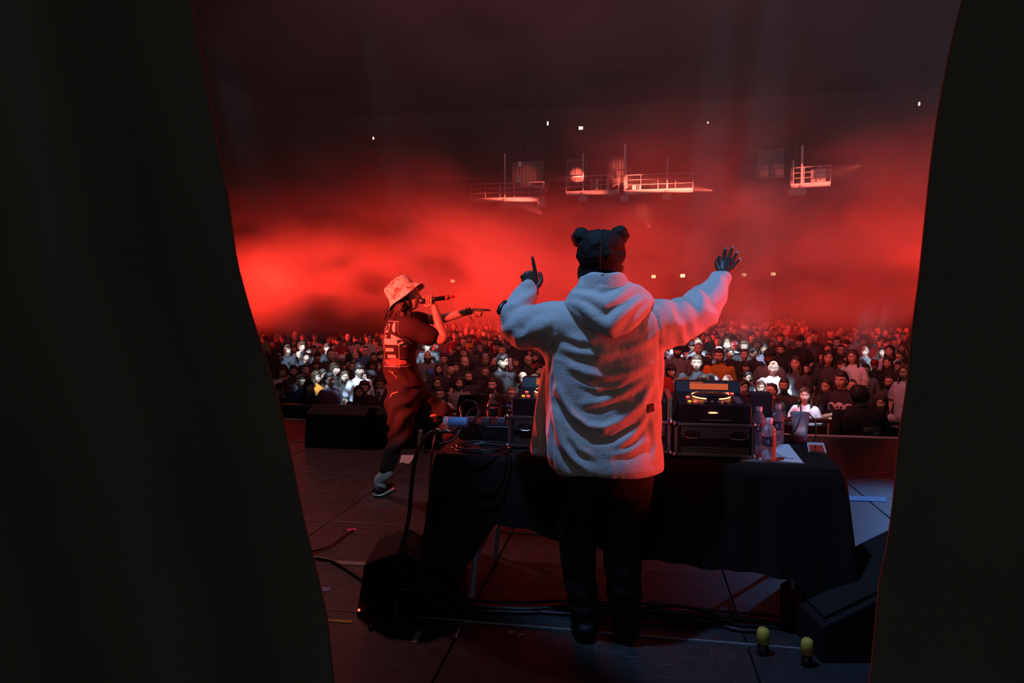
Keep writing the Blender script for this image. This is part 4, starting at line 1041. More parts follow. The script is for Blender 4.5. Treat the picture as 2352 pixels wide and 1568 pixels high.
if mb.v:
    far = mb.build('crowd', [simple_mat('far_skin', (.5, .32, .24), .6), simple_mat('far_hair', (.03, .02, .02), .8), simple_mat('far_clothes', (.05, .045, .05), .9)]); tag(far, 'farthest rows of people fading into the red haze', 'crowd', None, 'stuff')
print('PEOPLE', len(ents), len(fill), len(fill) - N_IND)
# ------------------------------------------------------------------ crowd barrier
M_steel = noisy_mat('barrier_metal', (.12, .12, .12), (.2, .19, .18), 12, .45, .5, metal=.6)
ORD = ['first', 'second', 'third', 'fourth', 'fifth', 'sixth', 'seventh', 'last']
for k in range(8):
    x0 = -5.1 + k * 1.25; t = thing('crowd_barrier', 'black steel crowd barrier panel, %s from the left curtain' % ORD[k], 'barrier', (x0, BARRIER_Y, FLOOR_Z), 0, 'barrier panels along the pit')
    if k == 0:
        f = MB(); f.tube([(0, 0, 1.16), (1.2, 0, 1.16)], .028, 10); f.tube([(0, 0, .02), (0, 0, 1.16)], .02, 8); f.tube([(1.2, 0, .02), (1.2, 0, 1.16)], .02, 8); f.box((0, -.06, 1.17), (1.2, .06, 1.19), bev=.004)
        fm = f.mesh('frame', M_steel); pb = MB(); pb.box((.03, -.006, .08), (1.17, .006, 1.10)); pm = pb.mesh('panel', M_black, False)
        bb = MB(); bb.tube([(.15, -.02, .9), (.15, -.30, .02)], .018, 8); bb.box((.1, -.34, 0), (1.1, .04, .015)); bm_ = bb.mesh('brace', M_steel)
    obj('frame', fm, t); obj('panel', pm, t); obj('brace', bm_, t)
# ------------------------------------------------------------------ the DJ table
TZ = .745
fl = PZ(1003, 1041, TZ); fr = PZ(1938, 1080, TZ); TY = PZ(1400, 1058, TZ).y; TX0, TX1, TD = fl.x, fr.x, .80
t = thing('folding_table', 'folding table under a black cloth behind which the DJ stands', 'table', ((TX0 + TX1) / 2, TY + TD / 2, 0)); hw = (TX1 - TX0) / 2
b_ = MB(); b_.box((-hw + .01, -TD / 2 + .01, TZ - .035), (hw - .01, TD / 2 - .01, TZ - .006), bev=.006); b_.build('table_top', simple_mat('table_top', (.2, .2, .2), .6), t, smooth=False)
M_leg = simple_mat('leg_metal', (.5, .5, .52), .35, .6, .2)
for sx in (-1, 1):
    for sy in (-1, 1): b_ = MB(); b_.tube([(sx * (hw - .22), sy * .28, TZ - .04), (sx * (hw - .15), sy * .30, .01)], .014, 10); b_.build('leg', M_leg, t)
    b_ = MB(); b_.tube([(sx * (hw - .17), -.28, .2), (sx * (hw - .17), .28, .2)], .010, 8); b_.build('cross_bar', M_leg, t)
# cloth: top sheet and a skirt falling round the edge
M_tcloth = noisy_mat('black_tablecloth', (.013, .011, .009), (.020, .017, .014), 3, .9, .12, bump=.4, bscale=180, bdist=.001)
path = []; nn_ = 60
corner = [(TX0, TY + TD), (TX0, TY), (TX1, TY), (TX1, TY + TD)]
hem_pts = [(0, .10), (TD, .04), (TD + .10, .12), (TD + .30, .43), (TD + .5, .40), (TD + .62, .36), (TD + 1.05, .30), (TD + 1.5, .27), (TD + 1.62, .26), (TD + (TX1 - TX0) - .12, .17), (TD + (TX1 - TX0), .03), (2 * TD + (TX1 - TX0), .08)]
def perim(s):
    Lx = TX1 - TX0
    if s < TD: return Vector((TX0, TY + TD - s, 0)), Vector((-1, 0, 0))
    if s < TD + Lx: return Vector((TX0 + s - TD, TY, 0)), Vector((0, -1, 0))
    return Vector((TX1, TY + s - TD - Lx, 0)), Vector((1, 0, 0))
Ltot = 2 * TD + TX1 - TX0; ns, nv = 260, 26; v = []; xs_ = [h[0] for h in hem_pts]; zs_ = [h[1] for h in hem_pts]
for i in range(ns + 1):
    s = Ltot * i / ns; p, n = perim(s); dc = min(abs(s - TD), abs(s - TD - (TX1 - TX0))); c = math.exp(-(dc / .09) ** 2)
    c1 = Vector((-1, -1, 0)).normalized() if abs(s - TD) < abs(s - TD - (TX1 - TX0)) else Vector((1, -1, 0)).normalized(); n2 = (n * (1 - c) + c1 * c * 1.15)
    hem = np.interp(s, xs_, zs_)
    for j in range(nv + 1):
        q = j / nv; z = TZ + .003 - (TZ - hem) * q; out = .012 * math.sin(min(1, q * 14) * PI / 2) + q * (.030 + .06 * c) + q * (.016 * math.sin(s * 19) + .010 * math.sin(s * 43 + 1))
        if j == 0: z = TZ + .003; out = 0
        v.append(Vector((p.x, p.y, z)) + n2 * out)
cl = MB(); cl.add(v, [(i * (nv + 1) + j, i * (nv + 1) + j + 1, (i + 1) * (nv + 1) + j + 1, (i + 1) * (nv + 1) + j) for i in range(ns) for j in range(nv)])
cl.add([(TX0, TY, TZ + .003), (TX1, TY, TZ + .003), (TX1, TY + TD, TZ + .003), (TX0, TY + TD, TZ + .003)], [(0, 1, 2, 3)])
cl.add([(TX0, TY + TD, TZ + .003), (TX1, TY + TD, TZ + .003), (TX1 , TY + TD + .03, .35), (TX0, TY + TD + .03, .35)], [(0, 1, 2, 3)])
tag(cl.build('tablecloth', M_tcloth), 'black cloth draped over the DJ table, hem lifted in the middle', 'tablecloth')
# ------------------------------------------------------------------ flight cases and players
M_alu = noisy_mat('case_aluminium', (.35, .36, .38), (.48, .49, .5), 30, .3, .6, metal=.95); M_board = noisy_mat('case_board', (.012, .012, .013), (.02, .02, .02), 50, .5, .4); M_chrome = simple_mat('chrome', (.55, .56, .58), .18, .6, 1)
TOP = TZ + .004
def flight_case(px0, px1, pyb, h, dep, label, latches=(.22, .78)):
    a = PZ(px0, pyb, TOP); b = PZ(px1, pyb + .037 * (px1 - px0), TOP); w = b.x - a.x; t = thing('flight_case', label, 'case', (a.x, a.y, TOP))
    m_ = MB(); m_.box((.006, .006, .012), (w - .006, dep - .006, h - .006)); m_.build('body', M_board, t, smooth=False)
    for (y0, y1) in ((0, .016), (dep - .016, dep)):
        for z0, z1 in ((.008, .022), (h - .016, h)): m_ = MB(); m_.box((.01, y0, z0), (w - .01, y1, z1), bev=.003); m_.build('edge_profile', M_alu, t, smooth=False)
    for x0 in (0, w - .016): m_ = MB(); m_.box((x0, 0, .01), (x0 + .016, .016, h - .006), bev=.003); m_.build('edge_profile', M_alu, t, smooth=False)
    for z0, n in ((.022, 4), (h * .58, 6)):                             # ribbed valance strips
        for k in range(n): m_ = MB(); m_.box((.03, -.003, z0 + k * .0085), (w - .03, .006, z0 + k * .0085 + .0052), bev=.001); m_.build('ridge', M_alu, t, smooth=False)
    for x0 in (0, w):
        for y0 in (0, dep):
            for z0 in (.012, h - .006): m_ = MB(); m_.ball((x0, y0, z0), .0155, 12, 8); m_.build('ball_corner', M_chrome, t)
    for f in latches:
        m_ = MB(); x = w * f; m_.box((x - .035, -.007, h * .42), (x + .035, .004, h * .80), bev=.002); m_.build('latch_plate', M_board, t, smooth=False)
        m_ = MB(); m_.tube([(x - .028, -.010, h * .60), (x - .014, -.014, h * .575), (x + .014, -.014, h * .575), (x + .028, -.010, h * .60)], .004, 6); m_.build('latch_handle', M_chrome, t)
        for q in (-.028, .028): m_ = MB(); m_.ball((x + q, -.008, h * .76), .004, 8, 6); m_.build('rivet', M_chrome, t)
    return t, a, w
tR, aR, wR = flight_case(1549, 1735, 1050, .165, .46, 'aluminium-edged flight case at the right, under the lit player')
tL, aL, wL = flight_case(1166, 1352, 1030, .165, .46, 'aluminium-edged flight case left of the DJ')
tM, aM, wM = flight_case(1362, 1541, 1040, .165, .46, 'flight case mostly hidden behind the DJ, beside his right hip')
M_gloss = simple_mat('player_gloss', (.012, .012, .014), .42, .3); M_or = emit_mat('orange_display', (1.0, .16, .05), .55); M_ring = emit_mat('jog_ring_light', (1.0, .22, .08), 7.0); M_redl = emit_mat('red_button_light', (1, .07, .04), 3.0); M_grn = emit_mat('yellow_button_light', (1, .6, .05), 1.2)
M_knob = simple_mat('steel_knob', (.35, .4, .45), .35, .5, .6); M_disp = simple_mat('display_glass', (.02, .012, .012), .15, .5)
def player(a, w, z0, label, full=True):
    t = thing('media_player', label, 'player', (a.x + .02, a.y + .005, z0)); pw = w - .04; dp = .42
    prof = [(0, .0), (dp, .0), (dp, .155), (dp - .09, .155), (dp - .12, .105), (0, .085)]; M = Matrix(((0, 0, 1, 0), (1, 0, 0, 0), (0, 1, 0, 0), (0, 0, 0, 1)))
    m_ = MB(); m_.prism(prof, 0, pw, M); o = m_.build('body', M_gloss, t, smooth=False); q = o.modifiers.new('b', 'BEVEL'); q.width = .004; q.segments = 2
    sl = math.atan2(.02, dp - .12); c = Vector((pw / 2, .185, .085 + .185 * math.tan(sl))); Rm = Matrix.Rotation(sl, 4, 'X')
    m_ = MB(); m_.lathe([(.088, 0), (.088, .006), (.083, .012), (.060, .015), (.02, .0155)], n=48, M=Rm.to_3x3(), c=c); m_.build('jog_wheel', M_gloss, t)
    m_ = MB(); m_.lathe([(.024, .0155), (.022, .018)], n=24, M=Rm.to_3x3(), c=c); m_.build('jog_display', M_disp, t)
    for k in range(4):
        a0 = R(20 + 90 * k); m_ = MB(); pts = [c + Rm.to_3x3() @ Vector((.092 * math.cos(a0 + s * R(50)), .092 * math.sin(a0 + s * R(50)), .007)) for s in [i / 8 for i in range(9)]]; m_.tube(pts, .0028, 6); m_.build('jog_light', M_ring, t)
    m_ = MB(); m_.box((pw * .22, dp - .116, .118), (pw * .80, dp - .098, .147), bev=.002); o = m_.build('screen', M_or, t, smooth=False)
    m_ = MB(); m_.box((pw * .22, dp - .112, .151), (pw * .42, dp - .1, .154)); m_.build('status_bar', M_or, t, smooth=False)
    for k in range(4): m_ = MB(); m_.lathe([(.0095, 0), (.0085, .010), (.004, .0105)], n=14, c=(pw * .38 + k * .030, .045, .088)); m_.build('knob', M_knob, t)
    for x, y, mt in ((.05, .05, M_grn), (.075, .05, M_redl), (.05, .16, M_redl), (pw - .05, .27, M_redl), (pw - .07, .28, M_redl)): m_ = MB(); m_.lathe([(.009, 0), (.008, .005), (.003, .0055)], n=14, c=(x, y, .087 + y * .06)); m_.build('button', mt, t)
    for k in range(5): m_ = MB(); m_.box((pw - .06, .05 + k * .03, .088 + .0022 * k), (pw - .03, .062 + k * .03, .093 + .0022 * k), bev=.001); m_.build('button', M_knob, t, smooth=False)
    m_ = MB(); m_.box((pw * .30, -.003, .012), (pw * .72, .001, .016)); m_.build('slot_line', M_knob, t, smooth=False)
    m_ = MB(); m_.ball((pw * .47, -.003, .048), (.022, .003, .0035), 12, 6); m_.build('disc_slot_light', M_ring, t)
    return t
player(aR, wR, TOP + .166, 'black media player with glowing orange jog wheel on right case')
player(aL, wL, TOP + .166, 'black media player half hidden by the jacket, on the left case')
t = thing('mixer', 'black mixer hidden behind the DJ, its chrome side showing right', 'mixer', (aM.x + .02, aM.y + .02, TOP + .166)); m_ = MB(); m_.box((0, 0, 0), (wM - .04, .38, .085), bev=.004); m_.build('body', M_gloss, t, smooth=False)
m_ = MB(); m_.box((wM - .038, -.004, 0), (wM - .012, .38, .105), bev=.004); m_.build('side_cheek', M_chrome, t, smooth=False)
for k in range(4):
    for j in range(3): m_ = MB(); m_.lathe([(.010, 0), (.009, .018), (.004, .019)], n=12, c=(.07 + k * .075, .12 + j * .08, .085)); m_.build('knob', M_knob, t)
# ------------------------------------------------------------------ bottles, cup, paper, telephone
M_pet = glass_mat('clear_plastic', (.90, .92, .96), .10, 1.30, trans=.80); M_water = glass_mat('water', (.92, .95, 1), .02, 1.33, trans=.93); M_capw = simple_mat('bottle_cap', (.75, .78, .82), .4, .5); M_lab = noisy_mat('bottle_label', (.03, .04, .07), (.05, .06, .10), 30, .5, .4); M_labw = simple_mat('label_print', (.35, .38, .45), .6)
BP = [(.024, .000), (.030, .006), (.0325, .018), (.030, .026), (.0325, .034), (.030, .042), (.0325, .050), (.030, .058), (.0325, .066), (.0325, .076), (.0325, .124), (.0325, .134), (.030, .150), (.022, .168), (.0145, .178), (.0125, .184), (.0125, .190)]
def bottle(loc, label, s=1.0, lab=True, fillz=.12, rot=0):
    t = thing('water_bottle', label, 'bottle', loc, rot); m_ = MB(); m_.lathe(BP, n=28); o = m_.build('bottle', M_pet, t)
    m_ = MB(); m_.lathe([(r - .0015, z + .002) for r, z in BP if z <= fillz] + [(.030, fillz + .002)], n=24); m_.build('water', M_water, t)
    m_ = MB(); m_.lathe([(.0155, .186), (.016, .190), (.016, .203), (.014, .206)], n=24); m_.build('cap', M_capw, t)
    m_ = MB(); m_.lathe([(.0165, .183), (.0165, .1855)], n=24); m_.build('neck_ring', M_capw, t)
    if lab:
        m_ = MB(); m_.lathe([(.0331, .078), (.0331, .122)], n=28, cap=False); m_.build('label', M_lab, t)
        m_ = MB(); n = 10; m_.add([(.0335 * math.sin(x), -.0335 * math.cos(x), .100 + z * .012) for x, z in [(.55 * math.cos(2 * PI * k / n), math.sin(2 * PI * k / n)) for k in range(n)]], [tuple(range(n))]); m_.build('label_badge', M_labw, t, fix=False)
    t.scale = (s, s, s); return t
bottle(PZ(1765, 1060, TOP), 'nearest water bottle, standing in front on the set list', .97)
bottle(PZ(1742, 1024, TOP), 'water bottle behind left, touching the red box', .97)
bottle(PZ(1785, 1020, TOP), 'tallest-looking water bottle behind right, next to the cup', 1.0)
bottle(PZ(1131, 984, TOP), 'water bottle glowing red at the back left of the table', .97)
bottle(PZ(967, 1036, 0), 'water bottle standing on the deck behind the arching cable', 1.05, lab=False)
p = PZ(1836, 1016, TOP); t = thing('plastic_cup', 'clear plastic cup with red drink left in the bottom', 'cup', p); m_ = MB(); prof = [(.033, .001), (.046, .150), (.0485, .153), (.0475, .156), (.0445, .150), (.0315, .004)]; m_.lathe(prof, n=32); m_.build('cup', M_pet, t)
M_red = simple_mat('red_drink', (.9, .015, .03), .3, .5); m_ = MB(); m_.lathe([(.0325, .003), (.0350, .034)], n=28); m_.build('drink', M_red, t)
def quadthing(name, pts, z, th, mat, label, cat, parent=None):
    ps = [PZ(x, y, z) for x, y in pts]; m_ = MB(); m_.add(ps + [p + Vector((0, 0, th)) for p in ps], [(3, 2, 1, 0), (4, 5, 6, 7), (0, 1, 5, 4), (1, 2, 6, 5), (2, 3, 7, 6), (3, 0, 4, 7)]); o = m_.build(name, mat, parent, smooth=False)
    return tag(o, label, cat) if label else o
tr = quadthing('tray', [(1722, 1023), (1815, 1027), (1849, 1067), (1700, 1060)], TOP, .006, simple_mat('grey_board', (.16, .16, .16), .5), 'thin grey board under the set list paper', 'board')
pq = [(1735, 1021), (1812, 1020), (1845, 1063), (1712, 1052)]
sl = quadthing('set_list', pq, TOP + .0065, .0008, M_paper, 'white printed set list under the nearest bottle', 'paper')
O = PZ(1788, 1046, TOP + .0085); X = (PZ(1830, 1047.6, TOP) - PZ(1745, 1044, TOP)).normalized(); Y = Vector((-X.y, X.x, 0)); M_ink = simple_mat('print_ink', (.02, .02, .03), .7); sh = []
for k, (tx, dx) in enumerate((('A', .0), ('ls', .0), ('of', .005), ('lude', .003), ('body', .012), ('y what', .032), ('s', .0))):
    v2, f2 = text_polys(tx, .019, .0006); sh.append(([(a + dx, b + .060 - k * .0215) for a, b in v2], f2, 0))
decal('print', sh, O, X, Y, M_ink, sl, None)
ph = thing('telephone', 'phone with a white frame and dark screen, on the table corner', 'phone', PZ(1875, 1029, TOP)); 
for nm, pts, z, th, mt in (('frame', [(1853, 1019), (1892, 1020), (1898, 1041), (1857, 1038)], TOP, .008, M_white), ('screen', [(1857, 1021), (1889, 1022), (1894, 1037), (1860, 1035.5)], TOP + .0085, .0006, M_disp)):
    o = quadthing(nm, pts, z, th, mt, None, None); o.parent = ph; o.location = -ph.location
t = thing('speaker_box', 'small dark red upright box behind the bottles', 'speaker', PZ(1750, 1012, TOP)); m_ = MB(); m_.box((-.06, 0, 0), (.05, .10, .25), bev=.006); m_.build('cabinet', simple_mat('dark_red_box', (.05, .02, .02), .5), t, smooth=False); m_ = MB(); m_.lathe([(.036, 0), (.034, .004), (.02, .0)], n=24, M=Matrix.Rotation(R(90), 3, 'X'), c=(-.005, -.001, .10)); m_.build('cone', M_black, t)
# ------------------------------------------------------------------ cables and boxes at the left end
p = PZ(1048, 1012, TOP); t = thing('power_box', 'black power box with sockets at the left end of the table', 'box', (p.x, p.y + .05, TOP)); m_ = MB(); m_.box((0, 0, 0), (.30, .22, .085), bev=.005); m_.build('housing', M_board, t, smooth=False)
for k in range(3): m_ = MB(); m_.box((.03 + k * .085, .03, .085), (.075 + k * .085, .075, .112), bev=.004); m_.build('plug', simple_mat('grey_plug', (.14, .15, .18), .5), t, smooth=False)
m_ = MB(); m_.box((.15, -.004, .07), (.27, .0, .074)); m_.build('label_strip', M_tape_w, t, smooth=False)
p = P(1052, 968, 3.42); o = MB(); Mx = Matrix.Rotation(R(90), 3, 'Y'); o.lathe([(.028, -.05), (.030, -.045), (.030, .045), (.028, .05)], n=24, M=Mx); q = o.build('tape_roll', M_tape_b, loc=(p.x, p.y, TOP + .085 + .032)); tag(q, 'roll of bright blue tape lying on the power box', 'tape'); 
o = MB(); o.lathe([(.0302, -.072), (.0302, -.05)], n=24, M=Mx, cap=False); o.build('white_band', M_paper, q)
x1 = P(1003, 989, 3.36); x2 = P(1046, 991, 3.40); t = thing('cable_connector', 'shiny metal cable connector pointing right over the table corner', 'connector', x1); dv = (x2 - x1)
m_ = MB(); m_.tube([(0, 0, 0), dv * .35], .0125, 14, dome=False); m_.tube([dv * .35, dv * .40], .0145, 14, dome=False); m_.tube([dv * .40, dv * 1.0], [.0115, .0105], 14, dome=False); m_.build('shell', M_chrome, t)
m_ = MB(); m_.tube([dv * 1.0, dv * 1.35], [.009, .006], 10, dome=False); m_.build('strain_relief', M_black, t)
cable('cable', [x1 + dv * .1, x1, P(985, 997, 3.34), P(966, 1020, 3.32), P(953, 1060, 3.3), P(945, 1120, 3.28), P(940, 1180, 3.27), P(930, 1230, 3.25), P(921, 1262, 3.22), PZ(905, 1420, .012), PZ(850, 1440, .012)], .0105, 'thick cable arching off the table corner down to the deck')
cable('cable', [P(1000, 1000, 3.4), P(994, 1030, 3.35), P(990, 1060, 3.33), P(987, 1120, 3.30), P(980, 1210, 3.28), P(962, 1255, 3.26), PZ(930, 1430, .01)], .005, 'thin cable hanging down the left side of the table cloth')
for k, (dx, dy, r) in enumerate(((0, 0, .115), (.02, .01, .105), (-.015, .02, .12), (.01, -.01, .095), (0, .02, .11))):
    c = PZ(1108, 1028, TOP + .008 + k * .009) + Vector((dx, dy, 0)); pts = [c + Vector((r * 1.15 * math.cos(a), r * .85 * math.sin(a), .006 * math.sin(a * 3 + k))) for a in [2 * PI * q / 40 for q in range(41)]]
    if k == 0: t = thing('cable_coil', 'flat coil of black cable on the left of the table', 'cable', c)
    m_ = MB(); m_.tube([p - t.location for p in pts], .0045, 7, dome=False); m_.build('loop', M_cable, t)
pts = [P(1045, 992, 3.42), P(1060, 960, 3.5), P(1058, 935, 3.55), P(1072, 920, 3.55), P(1092, 925, 3.52), P(1100, 948, 3.5), P(1085, 968, 3.45), P(1060, 985, 3.4), P(1040, 1010, 3.36), P(1010, 1020, 3.34)]
cable('cable', pts, .006, 'black cable looping above the blue tape roll')
cable('cable', [P(1064, 972, 3.46), P(1078, 945, 3.55), P(1100, 935, 3.6), P(1112, 950, 3.6), P(1125, 931, 3.7), P(1150, 932, 3.75), P(1190, 942, 3.7)], .0055, 'black cable running from the tape roll past the glowing bottle')
cable('cable', [P(1798, 942, 3.55), P(1815, 932, 3.56), P(1832, 925, 3.56), P(1839, 932, 3.56), P(1838, 955, 3.54), P(1828, 985, 3.5), P(1812, 1000, 3.46)], .004, 'thin bent cable rising between the bottle and the cup')
cable('cable', [P(1800, 968, 3.5), P(1830, 950, 3.6), P(1856, 950, 3.62), P(1872, 968, 3.6), P(1874, 1000, 3.56), PZ(1868, 1012, TOP + .004)], .0035, 'thin cable looping behind the cup')
# ------------------------------------------------------------------ the DJ, seen from behind with both arms raised
U = Vector((0, 0, 1)); dB = 2.92
def Pd(px, d, z): q = P(px, 900, d); q.z = z; return q
def ring(py, xl, xr, d, dep, n=40, pw=.9, tilt=0):
    c = P((xl + xr) / 2, py, d); hw = (xr - xl) / 2 * d / F
    return [c + RGT * (hw * math.copysign(abs(math.cos(t)) ** pw, math.cos(t))) + FWD * (dep * math.copysign(abs(math.sin(t)) ** pw, math.sin(t))) + U * (tilt * math.sin(t)) for t in [2 * PI * k / n for k in range(n)]]
M_dskin = noisy_mat('dark_skin', (.055, .030, .022), (.085, .045, .032), 30, .42, .45); M_dhair = noisy_mat('black_hair', (.008, .007, .007), (.018, .015, .014), 60, .7, .3, bump=.9, bscale=140, bdist=.006)
# skin: head, neck, forearms, hands and the covered body in one mesh
HPD = dict(w=.086, ear=1.25, jaw=-.04, nose=1.05, brow=1.2)
hc = P(1380, 621, 2.90); HM = Matrix.Translation(hc) @ Matrix.Rotation(YAW + PI, 4, 'Z') @ Matrix.Rotation(R(-4), 4, 'X')
mb = MB(); add_head(mb, HPD, 60, 54, HM)
mb.tube([P(1383, 640, 2.90), P(1386, 670, 2.90), P(1388, 720, 2.91)], [.070, .074, .085], 22, 0)
mb.rings([ring(y, a + 22, b - 22, dB, dp) for y, a, b, dp in ((700, 1290, 1500, .09), (760, 1262, 1520, .11), (900, 1275, 1500, .11), (1060, 1275, 1510, .12))], mi=0)
WL, WR = P(1224, 672, 3.10), P(1659, 632, 3.17)
limb(mb, [P(1290, 745, 2.93), P(1192, 748, 3.02), WL], [.05, .045, .030], 12, 0); limb(mb, [P(1500, 742, 2.93), P(1595, 722, 3.05), WR], [.05, .045, .030], 12, 0)
tl, nl = hand_mb(mb, WL, U + RGT * -.22 + FWD * .1, -FWD + RGT * .1, 1.0, (.02, .95, 1.0, .95), .55, 1, 0, .05)
tr_, nr = hand_mb(mb, WR, U * .92 + RGT * .58 + FWD * .45, -FWD + U * .4 - RGT * .1, 1.0, (.10, .06, .10, .16), .30, -1, 0, .17)
body = mb.mesh('body', [M_dskin, M_dskin, M_eye, M_iris, M_dhair]); body = apply_mods(body, [('SUBSURF', dict(levels=1, render_levels=1))])
DJ = obj('person', body); tag(DJ, 'DJ seen from behind in a fleece jacket, two hair buns, both arms raised', 'person')
for k, (p, v, b0) in enumerate(tr_):
    m_ = MB(); m_.ball(p + nr * .006 - v * .003, (.0062, .0062, .0085), 10, 8); m_.build('nail', simple_mat('nail', (.5, .52, .6), .2, .6), DJ)  # pale blue nails: the light-blue glints are put into the colour
p0, v0, b0 = tr_[2]; bb = b0 + v0 * .012; ax1 = nr; ax2 = v0.cross(nr).normalized(); m_ = MB(); m_.tube([bb + (ax1 * math.cos(a) + ax2 * math.sin(a)) * .0108 for a in [2 * PI * k / 16 for k in range(17)]], .0022, 6, dome=False, cap=False); m_.ball(bb + nr * .012, (.004, .004, .004), 8, 6); m_.build('ring', M_chrome, DJ)
# hair: tall sides, faded neck, centre parting and two buns
def dj_hair(d):
    p = head_point(d, HPD); top = smooth01((p.z - .022) / .03); low = smooth01((p.z + .075 + .0 * d.y) / .03) * smooth01((d.y + .55) / .2 if p.z < .055 else 1)
    face = smooth01((-d.y - .35) / .2) * smooth01((.062 - p.z) / .02)
    t = .0025 * low + (.025 + .012 * smooth01((p.z - .05) / .05)) * top
    t += .018 * smooth01((p.z - .06) / .05) + (.006 * noise.noise(p * 38) + .0045 * noise.noise(p * 85)) * top
    t -= .006 * math.exp(-(p.x / .0035) ** 2) * top * (1 if d.y > -.2 else 0)
    return p + d * (t * (1 - face) - .008 * face - .005 * (1 - low) * (1 - top))
rows = dirs(96, 80, .0); mh = MB(); mh.add([dj_hair(dvec(th, az)) for r_ in rows for th, az in r_], [(i * 96 + j, (i + 1) * 96 + j, (i + 1) * 96 + (j + 1) % 96, i * 96 + (j + 1) % 96) for i in range(80) for j in range(96)])
mh.v = [tuple(HM @ Vector(p)) for p in mh.v]; mh.build('hair', M_dhair, DJ)
for px, py, r in ((1335, 546, .0415), (1423, 541, .0400)):
    c = P(px, py, 2.90); m_ = MB(); m_.ball((0, 0, 0), (r, r * 1.05, r * 1.02), 40, 30); me = m_.mesh('hair_bun', [M_dhair])
    displace(me, lambda co, no: .005 * vnoise(co, 42, px) + .002 * vnoise(co, 90, 3)); me.transform(Matrix.Translation(c)); obj('hair_bun', me, DJ)
m_ = MB(); m_.tube([P(1381, 556, 2.775), P(1379, 585, 2.768), P(1378, 618, 2.776)], .0016, 5); m_.build('hair_parting', simple_mat('scalp', (.07, .04, .03), .6), DJ)
# jacket
jb = MB()
jr = [(682, 1322, 1462, .085), (694, 1298, 1486, .115), (708, 1278, 1504, .130), (732, 1264, 1516, .150), (770, 1254, 1524, .158), (820, 1250, 1527, .160), (880, 1250, 1523, .160), (940, 1250, 1520, .165), (1000, 1252, 1521, .172), (1048, 1258, 1526, .178), (1076, 1266, 1526, .180)]
jb.rings([ring(y, a, b, dB, dp) for y, a, b, dp in jr])
jb.rings([ring(y, a, b, 3.045, dp) for y, a, b, dp in ((838, 1246, 1275, .05), (880, 1239, 1275, .055), (940, 1229, 1276, .06), (1000, 1220, 1278, .06), (1030, 1216, 1280, .06), (1044, 1217, 1282, .055))])
limb(jb, [P(1320, 752, 2.90), P(1262, 752, 2.93), P(1198, 752, 3.00), P(1186, 722, 3.04), P(1205, 680, 3.09), P(1214, 662, 3.10)], [.115, .112, .092, .078, .054, .043], 26)
jb.tube([P(1210, 670, 3.095), P(1215, 656, 3.105)], [.046, .043], 20, dome=False)
limb(jb, [P(1455, 752, 2.90), P(1505, 748, 2.92), P(1560, 736, 2.98), P(1612, 706, 3.06), P(1640, 668, 3.12), P(1654, 642, 3.16)], [.125, .118, .098, .088, .068, .048], 26)
jb.tube([P(1651, 646, 3.155), P(1657, 632, 3.17)], [.052, .046], 20, dome=False)
jm = remesh(jb.mesh('jacket'), .0085, 14, .6)
cL = P(1388, 900, 2.76)
